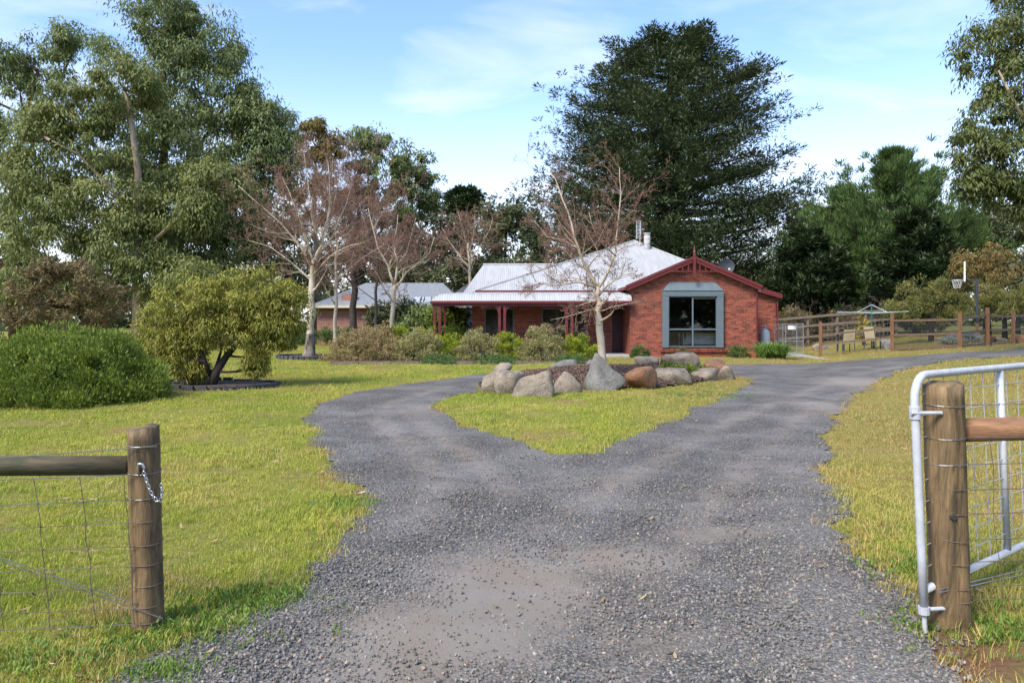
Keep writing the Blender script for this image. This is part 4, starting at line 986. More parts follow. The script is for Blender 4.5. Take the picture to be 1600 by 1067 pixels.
# gas cylinder beside the house
gp = P(1195, 545, 33.0); gp.z = 0.0; gc = thing('gas_cylinder', gp, 'pale grey gas cylinder standing behind the strappy plant', 'gas cylinder')
MB().tube([gp+Vector((0, 0, z_)) for z_ in (0, 0.05, 0.1, 0.95, 1.1, 1.2, 1.23)], [0.17, 0.18, 0.22, 0.22, 0.19, 0.09, 0.05], 16).build('tank', 'galvanised', gc, True)
MB().tube([gp+Vector((0, 0, z_)) for z_ in (1.22, 1.30, 1.31, 1.38)], [0.04, 0.04, 0.07, 0.05], 10).build('valve', 'galvanised', gc, True)

# ------------------------------------------------------------------ neighbouring buildings
ND = 48.0; nS = F/ND
nx0, nx1 = (500-800)/nS, (600-800)/nS
N = thing('neighbour_house', ((560-800)/nS, ND+4, 0), 'brown brick house with grey metal roof behind the bare birches', 'house')
nz = CH+(HZ-478)/nS
MB().box(nx0-0.2, (583-800)/nS, ND, ND+8, -0.2, nz).build('wall', 'brick_far', N)
MB().box((583-800)/nS, -3.4, ND+2.5, ND+8, -0.2, nz).build('rear_wall', 'grey_render', N)
MB().poly([(nx0-0.6, ND-0.5, nz), (-3.0, ND-0.5, nz), (-5.0, ND+5, nz+1.75), (nx0+2, ND+5, nz+1.75)], (0, 0, -0.06)).poly([(nx0-0.6, ND-0.5, nz), (nx0+2, ND+5, nz+1.75), (nx0-0.6, ND+10, nz)], (0, 0, -0.06)).poly([(-3.0, ND-0.5, nz), (-3.0, ND+10, nz), (-5.0, ND+5, nz+1.75)], (0, 0, -0.06)).poly([(nx0-0.6, ND+10, nz), (-3.0, ND+10, nz), (-5.0, ND+5, nz+1.75), (nx0+2, ND+5, nz+1.75)], (0, 0, -0.06)).build('roof', 'neighbour_roof', N)
MB().box(nx0-0.65, -2.95, ND-0.62, ND-0.5, nz-0.14, nz+0.03).build('gutter', 'cream', N)
c0 = (530-800)/nS; MB().box(c0, c0+0.9, ND+0.6, ND+1.3, nz, nz+0.8).build('chimney', 'brick_far', N)
for pxx in (603, 617, 640, 646): xx = (pxx-800)/nS; MB().box(xx-0.05, xx+0.05, ND-0.4, ND-0.3, 0, nz-0.1).build('verandah_post', 'cream', N)
w0 = (625-800)/nS; MB().box(w0, w0+1.2, ND+2.44, ND+2.5, 0.6, 2.0).build('window', 'dark_metal', N)
MB().poly([((645-800)/nS, ND-3, nz-0.05), ((720-800)/nS, ND-3, nz-0.05), ((720-800)/nS, ND-1, nz+0.55), ((652-800)/nS, ND-1, nz+0.55)], (0, 0.04, -0.04)).build('patio_roof', 'white_paint', N)
MB().box((648-800)/nS, (648-800)/nS+0.1, ND-2.9, ND-2.8, 0, nz-0.1).build('patio_post', 'cream', N)
SD_ = 52.0; s_ = F/SD_
sh = thing('garden_shed', ((715-800)/s_, SD_+3, 0), 'grey walled shed with dark roof seen past the verandah posts', 'shed')
MB().box((690-800)/s_, (752-800)/s_, SD_, SD_+6, -0.2, 2.5).build('wall', 'grey_render', sh)
MB().poly([((682-800)/s_, SD_-0.3, 2.5), ((760-800)/s_, SD_-0.3, 2.5), ((760-800)/s_, SD_+3, 4.4), ((728-800)/s_, SD_+3, 4.4)], (0, 0, -0.06)).build('roof', 'grey_roof', sh)

# ------------------------------------------------------------------ boulders on the island
def boulder(px0, px1, py0, py1, D, mat, label, seed, pts=None, cat='boulder', group=None, onmound=False, depth=0.8):
    rs = np.random.default_rng(seed); s = D/F; w = (px1-px0)*s; top = CH+(HZ-py0)*s; xc = ((px0+px1)/2-800)*s
    gz_ = tz(xc, D)+(float(mound(np.array(xc), np.array(D))) if onmound else 0); zb = min(gz_, CH+(HZ-py1)*s)-0.08; h = top-zb
    bm = bmesh.new()
    if pts is None:
        for i in range(13):
            d = rs.normal(size=3); d /= np.linalg.norm(d); sq = np.sign(d)*np.abs(d)**0.75
            bm.verts.new((sq[0]*0.52, sq[1]*0.52, 0.5+sq[2]*0.52))
    else:
        for p_ in pts: bm.verts.new(p_)
    bmesh.ops.convex_hull(bm, input=bm.verts)
    for v in [v for v in bm.verts if not v.link_faces]: bm.verts.remove(v)
    bmesh.ops.triangulate(bm, faces=bm.faces)
    bmesh.ops.subdivide_edges(bm, edges=bm.edges, cuts=3, use_grid_fill=True, smooth=0.0)
    for _ in range(2 if pts is None else 1): bmesh.ops.smooth_vert(bm, verts=bm.verts, factor=0.5, use_axis_x=True, use_axis_y=True, use_axis_z=True)
    bb = [(min(v.co[i] for v in bm.verts), max(v.co[i] for v in bm.verts)) for i in range(3)]
    for v in bm.verts:
        c = [(v.co[i]-bb[i][0])/(bb[i][1]-bb[i][0]) for i in range(3)]
        q_ = Vector(((c[0]-0.5)*w, (c[1]-0.5)*w*depth, c[2]*h)); nv = mnoise.fractal(q_*2.6+Vector((seed*3.1, 0, 0)), 1.0, 2.0, 4)
        q_ += v.normal*nv*0.055*max(w, 0.4); v.co = q_
    me = bpy.data.meshes.new('boulder'); bm.to_mesh(me); bm.free(); me.polygons.foreach_set('use_smooth', [True]*len(me.polygons)); me.materials.append(MAT[mat])
    o = bpy.data.objects.new('boulder', me); COL.objects.link(o); o.location = (xc, D+w*depth*0.35, zb)
    tag(o, label, cat, group); return o
BG = 'boulders ringing the island bed'
boulder(752, 792, 580, 615, 16.2, 'granite_tan', 'rounded tan boulder at the drive end of the ring', 1, group=BG)
boulder(771, 820, 580, 617, 15.8, 'granite_tan', 'round tan boulder wedged beside the longest slanting boulder', 2, group=BG)
boulder(797, 867, 580, 620, 15.3, 'granite_tan', 'longest tan boulder with slanting flat face', 3, group=BG, depth=0.6, pts=[(0, 0, 0.1), (0, 0.8, 0.1), (0.1, 0.1, 0.5), (0.35, 0.2, 0.78), (0.85, 0.25, 1.0), (0.95, 0.7, 0.95), (1.0, 0.2, 0.3), (0.95, 0, 0), (0.2, 0, 0), (0.5, -0.12, 0.3), (1, 0.9, 0.1), (0.3, 0.9, 0.7)])
boulder(864, 912, 580, 615, 16.0, 'granite_tan', 'peaked tan boulder between the long boulder and the pointed one', 4, group=BG, pts=[(0, 0.2, 0), (0.1, 0, 0.05), (0.38, 0.35, 1.0), (0.45, 0.6, 0.97), (0.95, 0.3, 0.45), (1, 0.4, 0.1), (0.7, 0, 0), (0.9, 0.9, 0), (0.1, 0.9, 0.1), (0.5, -0.08, 0.4), (0.12, 0.3, 0.5)])
boulder(911, 978, 553, 612, 16.5, 'granite_grey', 'tall pointed grey boulder standing before the birch trunk', 5, group=BG, depth=0.7, pts=[(0, 0.3, 0.22), (0.30, 0.45, 1.0), (0.36, 0.5, 1.0), (0.42, 0.4, 0.93), (1.0, 0.35, 0.33), (0.97, 0.6, 0.28), (0.40, -0.05, 0.0), (0.1, 0.1, 0.14), (0.35, 0.0, 0.35), (0.6, 0.95, 0.1), (0.15, 0.9, 0.2), (0.62, 0.0, 0.05), (0.7, 0.8, 0.5)])
boulder(978, 1030, 574, 609, 16.9, 'granite_orange', 'rounded orange boulder next to the pointed grey one', 6, group=BG)
boulder(1026, 1086, 575, 601, 18.0, 'granite_tan', 'low broad grey-tan boulder beside the orange boulder', 17, group=BG, depth=0.6)
boulder(1080, 1127, 575, 597, 18.9, 'granite_tan', 'low flat tan boulder near the house end of the ring', 8, group=BG)
boulder(1121, 1153, 572, 595, 19.4, 'granite_tan', 'small pale boulder closing the ring beside the low flat one', 9, group=BG)
boulder(770, 800, 567, 582, 18.4, 'granite_tan', 'small round boulder sitting behind the tan pair', 10, group=BG, onmound=True)
boulder(857, 907, 562, 577, 19.6, 'granite_grey', 'flat pale grey boulder lying in the bark mulch', 11, group=BG, onmound=True)
boulder(914, 930, 563, 571, 20.2, 'granite_grey', 'smallest grey rock half buried behind the pointed boulder', 12, group=BG, onmound=True)
boulder(993, 1033, 557, 567, 20.6, 'granite_tan', 'low tan boulder on the bed behind the orange boulder', 13, group=BG, onmound=True)
boulder(1034, 1096, 552, 565, 20.4, 'granite_tan', 'broad tan boulder on the bed below the box window', 14, group=BG, onmound=True)
boulder(1103, 1138, 562, 577, 20.0, 'granite_orange', 'orange tinged boulder on the bed behind the split one', 15, group=BG, onmound=True)
for px, py, D, lab in ((1046, 568, 19.4, 'low light green succulent in the mulch behind the low broad boulder'), (1074, 570, 19.2, 'low light green succulent just below the broad tan boulder'), (1102, 566, 19.8, 'low light green succulent beside the orange tinged boulder')):
    c = P(px, py, D); c.z = tz(c.x, D)+float(mound(np.array(c.x), np.array(D)))
    dome_shrub('succulent', lab, c, 0.30, 0.25, 0.16, 26, 0.06, 40, 0.06, 0.03, 'up', 'leaf_hedge', 'low plants in the boulder bed', cat='plant', stems=False)

# ------------------------------------------------------------------ gate posts, wire fences, chain and gate
def wires(parent, x0f, ends, name='wire', r=0.0016, mat='wire_steel', sag=0.006):
    for a, b in ends:
        a, b = Vector(a), Vector(b); n_ = 6
        MB().tube([a.lerp(b, i/n_)+Vector((0, rng.normal()*0.003, -sag*math.sin(math.pi*i/n_))) for i in range(n_+1)], r, 5, False).build(name, mat, parent)
def cap_post(b, t, r, mat, parent):
    """round timber post with slightly uneven girth and a sawn top"""
    b, t = Vector(b), Vector(t); n_ = 48; V = []; Fs = []; k_ = 20; cr = [(rng.random()*6.283, 0.2+0.5*rng.random(), 0.55+0.6*rng.random()) for _ in range(7)]
    for i in range(k_+1):
        c = b.lerp(t, i/k_)
        for j in range(n_):
            a_ = 2*math.pi*j/n_; q_ = Vector((math.cos(a_), math.sin(a_), 0)); rr = r*(1+0.035*mnoise.noise(Vector((q_.x*1.6, q_.y*1.6, i*0.5)))+0.012*mnoise.noise(Vector((q_.x*6, q_.y*6, i*0.4)))); 
            for a0, h0, h1 in cr:
                if abs((a_-a0+0.15*math.sin(i*0.7)+math.pi) % (2*math.pi)-math.pi) < 0.07 and h0 < i/k_ < h1: rr *= 0.90
            V.append(c+q_*rr+(Vector((0, 0, 0.012*math.sin(a_+1)+0.004*math.sin(5*a_))) if i == k_ else Vector((0, 0, 0))))
    for i in range(k_):
        for j in range(n_): j2 = (j+1) % n_; Fs.append((i*n_+j, i*n_+j2, (i+1)*n_+j2, (i+1)*n_+j))
    V.append(t+Vector((0, 0, 0.006))); c_ = len(V)-1
    for j in range(n_): Fs.append((k_*n_+j, k_*n_+(j+1) % n_, c_))
    return MB().add(V, Fs).build('post', mat, parent, True)
lb = Vector(GX(233, 3.79)); lt = P(224, 668, 3.79)
LF = thing('wire_fence', lb, 'timber post and mossy rail wire fence with a chain on its post', 'fence')
cap_post(lb-Vector((0, 0, 0.15)), lt, 0.076, 'post_wood', LF)
ra = P(203, 727, 3.80); rb = ra+Vector((-2.9, -0.10, -0.008))
MB().tube([ra, ra.lerp(rb, 0.3)+Vector((0, 0, 0.004)), ra.lerp(rb, 0.7)-Vector((0, 0, 0.004)), rb], [0.050, 0.051, 0.053, 0.052], 16).build('rail', 'rail_mossy', LF, True)
cap_post(rb+Vector((-0.06, 0, -1.0)), rb+Vector((-0.06, 0, 0.30)), 0.07, 'post_wood', LF)
dirL = (rb-ra).normalized(); fy = 3.79-0.085
def lfp(px, py): return P(px, py, fy-(233-px)/F*3.7*0.034)
left_rows = [(697, 714), (741, 748), (780, 789), (816, 825), (853, 861), (884, 892), (917, 925), (950, 957), (975, 983)]
for i, (yr, yl) in enumerate(left_rows):
    a_, b_ = lfp(212 if i else 246, yr), lfp(0, yl); b2 = a_+(b_-a_)*3.4
    wires(LF, None, [(a_, b2)], mat='wire_steel' if i in (0, 1, 2, 8) else 'rusty_wire', r=0.0026 if i < 3 else 0.0021)
    bx_ = lb.lerp(lt, (985-yr-3)/317.0); loop = [Vector((bx_.x+0.0785*math.cos(t_), bx_.y+0.0785*math.sin(t_), a_.z+0.006*math.sin(t_))) for t_ in np.linspace(0, 2*math.pi, 20)]
    MB().tube(loop, 0.0021, 5, False).build('wire_loop', 'rusty_wire' if i > 2 else 'wire_steel', LF)
for px0_, px1_ in ((195, 209), (124, 149), (53, 78), (-18, 5), (-90, -66), (-160, -140), (-232, -212), (-305, -285), (-380, -360)):
    z0_, z1_ = left_rows[1][0]+(209-px0_)*0.035, left_rows[8][0]+(209-px1_)*0.035
    n_ = 7; pts = [lfp(px0_+(px1_-px0_)*(i/n_)**0.8+rng.normal()*1.2, z0_+(z1_-z0_)*i/n_) for i in range(n_+1)]
    MB().tube(pts, 0.0021, 5, False).build('stay_wire', 'rusty_wire', LF)
    for i, (yr, yl) in enumerate(left_rows[2:8]):
        py_ = yr+(209-px0_)*0.036; t_ = (py_-z0_)/(z1_-z0_); q_ = lfp(px0_+(px1_-px0_)*t_**0.8, py_)
        MB().tube([q_-Vector((0.004, 0.002, 0.003)), q_, q_+Vector((0.004, -0.002, 0.003))], [0.003, 0.0062, 0.003], 6).build('knot', 'rusty_wire', LF)
wires(LF, None, [(lfp(213, 942), lfp(213, 942)+(lfp(0, 871)-lfp(213, 942))*2.4), (lfp(254, 966), lfp(254, 966)+(lfp(0, 876)-lfp(254, 966))*2.3)], 'brace_wire', 0.0028, 'wire_steel', 0.0)
# chain with hook
ch0 = P(219, 728, 3.79-0.085); CHN = thing('gate_chain', ch0-Vector((0, 0, 0.16)), 'bright steel chain and hook hanging on the mossy fence post', 'chain')
MB().tube([ch0+Vector((-0.010, 0.01, -0.045)), ch0+Vector((-0.012, 0, -0.01)), ch0+Vector((-0.004, -0.006, 0.014)), ch0+Vector((0.014, -0.006, 0.012)), ch0+Vector((0.020, 0, -0.012)), ch0+Vector((0.014, 0, -0.036))], [0.006, 0.0065, 0.0065, 0.0065, 0.006, 0.004], 8).build('hook', 'chain_steel', CHN, True)
path = [P(x_, y_, 3.79-0.088) for x_, y_ in ((224, 737), (228, 747), (231, 757), (235, 767), (240, 776), (246, 783), (251, 781), (253, 772), (252.5, 762), (251.5, 756))]
lk = None; cum = [0]
for i in range(len(path)-1): cum.append(cum[-1]+(path[i+1]-path[i]).length)
nl = int(cum[-1]/0.0175)
for i in range(nl):
    s_ = cum[-1]*(i+0.5)/nl; j = max(k_ for k_ in range(len(cum)) if cum[k_] <= s_); j = min(j, len(path)-2)
    c = path[j].lerp(path[j+1], (s_-cum[j])/(cum[j+1]-cum[j])); d = (path[j+1]-path[j]).normalized()
    u_ = Vector((0, 1, 0)) if i % 2 else d.cross(Vector((0, 1, 0))).normalized(); u_ = (u_-d*u_.dot(d)).normalized()
    lp = [c+d*0.0125*math.sin(t_)+u_*0.0070*math.cos(t_) for t_ in np.linspace(0, 2*math.pi, 13)]
    MB().tube(lp, 0.0022, 6, False).build('chain_link', 'chain_steel', CHN, True)
# right fence
rbse = GX(1487, 3.57); rtop = P(1473, 600, 3.57)
RF = thing('wire_fence', rbse, 'stout knotty timber post fence with pale rail beside the steel gate', 'fence')
cap_post(rbse-Vector((0, 0, 0.2)), rtop, 0.089, 'post_wood', RF)
ka = P(1490, 808, 3.57-0.088); MB().tube([ka+Vector((0, 0.02, 0)), ka+Vector((0.0, -0.006, 0))], [0.022, 0.014], 10).build('knot_hole', 'bark_dark', RF)
r0_ = P(1503, 672, 3.60); r1_ = r0_+Vector((2.6, 0.25, 0.03))
MB().tube([r0_, r0_.lerp(r1_, 0.5), r1_], [0.058, 0.060, 0.058], 16).build('rail', 'rail_wood', RF, True)
cap_post(r1_+Vector((0.06, 0, -0.85)), r1_+Vector((0.06, 0, 0.32)), 0.085, 'post_wood', RF)
for i, y_ in enumerate((634, 686, 728, 768, 806, 847, 882, 921, 943)):
    cc = (rbse-Vector((0, 0, 0.0))).lerp(rtop, (950-y_)/350.0); z_ = P(1480, y_, 3.57-0.09).z
    MB().tube([Vector((cc.x+0.0925*math.cos(t_), cc.y+0.0925*math.sin(t_), z_+0.006*math.sin(t_+i))) for t_ in np.linspace(0, 2*math.pi, 22)], 0.0019, 5, False).build('wire_loop', 'rusty_wire' if i > 2 else 'wire_steel', RF)
    a_ = Vector((cc.x+0.08, 3.57-0.05, z_)); wires(RF, None, [(a_, a_+Vector((2.6, 0.25, 0.02)))], 'wire', 0.0022, 'rusty_wire' if i > 2 else 'wire_steel')
zt_, zb_ = P(1480, 690, 3.5).z, P(1480, 942, 3.5).z
for i in range(9):
    x_ = rtop.x+0.22+i*0.27; MB().tube([Vector((x_+0.06*t_+0.01*math.sin(9*t_), 3.54+0.096*(x_-rtop.x), zt_+(zb_-zt_)*t_)) for t_ in np.linspace(0, 1, 7)], 0.0016, 5, False).build('stay_wire', 'rusty_wire', RF)
wires(RF, None, [(P(1463, 922, 3.49), P(1463, 922, 3.49)+Vector((2.6, 0.3, 0.46))), (P(1465, 926, 3.49), P(1465, 926, 3.49)+Vector((2.6, 0.3, 0.40)))], 'brace_wire', 0.0028, 'wire_steel', 0)
# galvanised gate, swung open
g0 = Vector((1.955, 3.50, 0)); gd = Vector((1.37, 1.0, 0)).normalized(); GL = 3.6
GT = thing('farm_gate', g0+Vector((0, 0, tz(g0.x, g0.y))), 'galvanised tube farm gate with welded mesh standing open behind the stout post', 'gate')
zt, zb = 1.335, 0.315
lean = -0.045
def gp_(s, z): return g0+gd*s+Vector((lean*(z-zb), 0, z))
arc = [gp_(0, z_) for z_ in (zb-0.10, 0.5, 0.8, 1.0, zt-0.12)]+[gp_(0.12-0.12*math.cos(a_), zt-0.12+0.12*math.sin(a_)) for a_ in np.linspace(0.25, math.pi/2, 6)]+[gp_(s_, zt) for s_ in (0.6, 1.5, 2.5, GL-0.12)]+[gp_(GL-0.12+0.12*math.sin(a_), zt-0.12+0.12*math.cos(a_)) for a_ in np.linspace(0.2, math.pi/2, 5)]+[gp_(GL, zb)]
MB().tube(arc, 0.0195, 14).build('frame_tube', 'galvanised', GT, True)
MB().tube([gp_(0, zb), gp_(GL, zb)], 0.0185, 12).build('bottom_rail', 'galvanised', GT, True)
for s_ in (0.98, 2.3): MB().tube([gp_(s_, zb+0.015), gp_(s_, zt-0.015)], 0.017, 12).build('upright', 'galvanised', GT, True)
for i in range(9): z_ = zb+0.105+i*0.103; MB().tube([gp_(0.01, z_), gp_(GL-0.01, z_)], 0.0022, 5).build('mesh_wire', 'galvanised', GT)
for i in range(1, 24):
    s_ = i*0.152; MB().tube([gp_(s_, zb+0.01), gp_(s_, zt-0.01)], 0.0022, 5).build('mesh_wire', 'galvanised', GT)
MB().tube([gp_(0, 1.16)+Vector((-0.03, -0.02, 0)), gp_(0, 1.16)+Vector((0.12, -0.01, 0))], 0.009, 8).tube([gp_(0, 1.13), gp_(0, 1.19)], 0.026, 12).build('hinge', 'galvanised', GT)
MB().tube([gp_(0, zb-0.10), gp_(0, zb-0.20)], 0.011, 8).tube([gp_(0, zb-0.075), gp_(0, zb-0.11)], 0.026, 12).tube([gp_(0, zb-0.09), gp_(0.0, zb-0.09)+Vector((0.16, 0.02, 0))], 0.010, 8).build('bottom_hinge', 'galvanised', GT)

# ------------------------------------------------------------------ garden in front of the verandah
GB = 'shrubs in the bed along the verandah'
def bed_shrub(name, label, px, wpx, topy, D, leaf, mode, npuff=90, R=0.16, n=95, L=0.075, W=0.03, **k):
    c = GX(px, D); s_ = D/F; h = CH+(HZ-topy)*s_-c.z
    return dome_shrub(name, label, c, wpx*s_/2*1.06, min(wpx*s_/2, 1.1), h, npuff, R, n, L, W, mode, leaf, GB, **k)
bed_shrub('flowering_shrub', 'largest pinkish brown shrub at the lawn end of the verandah bed', 568, 112, 512, 28.0, 'leaf_pink', 'up', 170, 0.2, 110)
bed_shrub('flowering_shrub', 'pink tipped shrub rising behind the largest one in the bed', 600, 70, 508, 29.5, 'leaf_pink', 'up', 90)
bed_shrub('golden_shrub', 'small bright yellow green shrub between the pink and pale shrubs', 626, 50, 513, 29.6, 'leaf_lime', 'up', 60)
bed_shrub('flowering_shrub', 'pale flowering shrub just outside the end verandah posts', 655, 80, 517, 28.0, 'leaf_pale', 'up', 130, 0.18, 100)
bed_shrub('golden_shrub', 'yellow topped shrub behind the pale one by the end posts', 668, 50, 512, 29.8, 'leaf_lime', 'up', 60)
bed_shrub('golden_shrub', 'lime green mounded shrub directly before the end verandah posts', 704, 56, 523, 28.6, 'leaf_lime', 'up', 80)
bed_shrub('golden_shrub', 'leafy green shrub growing beyond the end verandah post', 705, 50, 505, 33.5, 'leaf_hedge', 'up', 60)
bed_shrub('flowering_shrub', 'pale upright shrub with yellow tips between the end and middle post pairs', 744, 68, 517, 28.2, 'leaf_pale', 'up', 130, 0.18, 100)
bed_shrub('golden_shrub', 'lime green shrub under the middle pair of verandah posts', 796, 62, 523, 28.6, 'leaf_lime', 'up', 90)
bed_shrub('flowering_shrub', 'round buff shrub before the dark verandah window', 848, 70, 513, 28.0, 'leaf_pale', 'up', 150, 0.18, 100)
bed_shrub('golden_shrub', 'lime green shrub beside the birch trunk', 903, 66, 523, 28.6, 'leaf_lime', 'up', 100)
for px, w, ty, lab in ((688, 62, 556, 'low green cushion plant below the end verandah posts'), (775, 78, 556, 'low green cushion plant below the middle post pair'), (893, 52, 557, 'low green cushion plant near the birch trunk')):
    bed_shrub('ground_cover', lab, px, w, ty, 27.0, 'leaf_ground', 'up', 90, 0.10, 70, 0.05, 0.022, cat='plant', stems=False)
ed = thing('garden_edging', GX(720, 26.6), 'low grey timber edging along the front of the verandah bed', 'edging')
for a_, b_ in ((516, 560), (561, 610), (611, 655), (656, 705), (706, 760), (761, 815), (816, 870), (871, 925)):
    p0_, p1_ = GX(a_, 26.6), GX(b_, 26.6); MB().box(p0_.x, p1_.x, 26.57, 26.63, -0.1, 0.11+0.02*rng.random()).build('board', 'grey_timber', ed)
MB().poly([(-6.6, 26.64, 0.05), (2.9, 26.64, 0.05), (2.9, 31.2, 0.07), (-6.6, 31.2, 0.07)], (0, 0, -0.1)).build('bed_soil', 'soil')['kind'] = 'structure'
HB = 'small plants along the brick gable'
for px, w, ty, lab in ((1001, 34, 541, 'small bushy green plant beside the front door'), (1154, 34, 540, 'small dark green bush under the gable corner'), (1067, 22, 545, 'thin scrubby plant under the box window')):
    D = 31.0; c = GX(px, D); dome_shrub('small_bush', lab, c, w*D/F/2, 0.3, CH+(HZ-ty)*D/F, 40, 0.11, 80, 0.06, 0.028, 'up', 'leaf_ground' if px != 1067 else 'leaf_mixed_brown', HB)
# strappy clump by the gable corner
c = GX(1207, 30.2); st = thing('agapanthus', c, 'big clump of strappy bright green leaves at the brick corner', 'plant')
NV = 900; V = []; Fq = []; tt = []
for i in range(NV):
    a_ = rng.random()*6.283; r_ = 0.42*math.sqrt(rng.random()); b_ = np.array([math.cos(rng.random()*6.283)*r_, math.sin(a_)*r_*0.8, 0]); d = np.array([math.cos(a_), math.sin(a_), 0]); d = unit(d*0.6+unit(b_+1e-6)*0.6)
    ln = 1.05+0.5*rng.random(); w_ = 0.028+0.014*rng.random(); sd2 = np.array([-d[1], d[0], 0]); el = 0.85+0.65*rng.random(); k0 = len(V); q_ = np.array(c)+b_*1.1
    for j in range(5):
        V += [q_-sd2*w_/2*(1-j/4.6), q_+sd2*w_/2*(1-j/4.6)]; q_ = q_+(d*math.cos(el)+np.array([0, 0, math.sin(el)]))*ln/5; el -= 0.36+0.2*rng.random()
    for j in range(4): Fq.append((k0+2*j, k0+2*j+1, k0+2*j+3, k0+2*j+2))
    tt += [rng.random()]*10
V = np.array(V); V[:, 2] = np.maximum(V[:, 2], c.z+0.02); rawmesh('leaves', V, np.array(Fq), 'leaf_strap', st, np.array(tt))
MB().poly([((1243-800)/F*31.5, 27.6, tz(12, 28)+0.02), ((1288-800)/F*28.6, 27.6, tz(12, 28)+0.02), ((1275-800)/F*34, 40, 0.05), ((1222-800)/F*34, 40, 0.05)], (0, 0, -0.1)).build('garden_path', 'concrete')['kind'] = 'structure'

# ------------------------------------------------------------------ left garden: hedge, bottlebrush, edging
c = GX(108, 14.6)
dome_shrub('rounded_hedge', 'wide rounded dense green shrub on the lawn before the tall gum trees', c, 1.74, 1.5, 1.38, 400, 0.27, 190, 0.076, 0.025, 'up', 'leaf_hedge', cat='shrub', tips=0.4, tvar=0.35, rough=0.45)
leafy_tree('bottlebrush_tree', 'leaning yellow green weeping bottlebrush tree in a stone edged bed', 'tree', GX(328, 17.6), 17.6,
    [(300, 475, 62, 42), (262, 515, 50, 50), (350, 470, 55, 40), (412, 455, 62, 40), (446, 480, 42, 44), (400, 500, 62, 42), (330, 505, 60, 40), (283, 545, 40, 34), (300, 575, 16, 14), (440, 515, 36, 26), (400, 556, 10, 24), (240, 540, 24, 26)],
    [[(328, 605), (338, 580), (355, 555, 0.2), (385, 520, 0.3), (415, 490, 0.3)], [(330, 596), (322, 565, -0.2), (305, 530, -0.3), (292, 500, -0.4)], [(334, 585), (345, 550, 0.4), (345, 500, 0.6)]],
    0.13, 56, 0.28, 110, 0.11, 0.022, 'droop', 'leaf_bottlebrush', 'bark_dark', tips=0.45, tvar=0.25, limbs=30, sq=0.9, gap=-0.9)
rb_ = thing('garden_edging', GX(320, 17.0), 'ring of dark stone blocks around the bottlebrush bed', 'edging')
cx_, cy_ = GX(318, 17.7).x, 17.7
for i in range(38):
    a_ = 2*math.pi*i/38; x_, y_ = cx_+1.75*math.cos(a_), cy_+1.15*math.sin(a_); z_ = tz(x_, y_)
    R_ = Matrix.Rotation(math.atan2(1.15*math.cos(a_), -1.75*math.sin(a_)), 3, 'Z'); V = []
    hh = 0.10+0.03*rng.random()
    for zz in (-0.05, hh):
        for sx, sy in ((-1, -1), (1, -1), (1, 1), (-1, 1)): V.append(Vector((x_, y_, z_+zz))+R_ @ Vector((sx*0.105, sy*0.06, 0)))
    MB().add(V, [(3, 2, 1, 0), (4, 5, 6, 7), (0, 1, 5, 4), (1, 2, 6, 5), (2, 3, 7, 6), (3, 0, 4, 7)]).build('block', 'slate_block', rb_)
th = np.linspace(0, 2*math.pi, 33)[:-1]; MB().poly([(cx_+1.72*math.cos(a_), cy_+1.12*math.sin(a_), 0.06) for a_ in th], (0, 0, -0.12)).build('bed_soil', 'soil')['kind'] = 'structure'
rb_ = thing('garden_edging', GX(478, 29.0), 'low ring of dark blocks around the largest bare birch', 'edging')
cx_, cy_ = GX(478, 30.2).x, 30.2
for i in range(34):
    a_ = 2*math.pi*i/34; x_, y_ = cx_+1.15*math.cos(a_), cy_+1.0*math.sin(a_); z_ = tz(x_, y_); R_ = Matrix.Rotation(a_+math.pi/2, 3, 'Z'); V = []
    for zz in (-0.05, 0.16+0.03*rng.random()):
        for sx, sy in ((-1, -1), (1, -1), (1, 1), (-1, 1)): V.append(Vector((x_, y_, z_+zz))+R_ @ Vector((sx*0.085, sy*0.05, 0)))
    MB().add(V, [(3, 2, 1, 0), (4, 5, 6, 7), (0, 1, 5, 4), (1, 2, 6, 5), (2, 3, 7, 6), (3, 0, 4, 7)]).build('block', 'slate_block', rb_)
MB().poly([(cx_+1.12*math.cos(a_), cy_+0.97*math.sin(a_), 0.12) for a_ in th], (0, 0, -0.15)).build('bed_soil', 'soil')['kind'] = 'structure'
leafy_tree('mixed_shrub_tree', 'olive and brown bushy small tree behind the rounded hedge', 'tree', GX(105, 24), 24,
    [(60, 455, 48, 36), (120, 445, 55, 40), (150, 480, 48, 34), (50, 490, 42, 28), (105, 495, 60, 28), (75, 425, 28, 22)], [[(105, 560), (103, 520), (110, 480)]], 0.12, 34, 0.30, 110, 0.13, 0.04, 'any', 'leaf_mixed_brown', 'bark_dark', tvar=0.6, tips=0.1)
c = GX(6, 26.0); dome_shrub('red_leaf_plant', 'low orange red leaved plant on the lawn past the hedge', c, 0.5, 0.4, 0.45, 30, 0.12, 60, 0.09, 0.05, 'up', 'leaf_red', cat='plant')

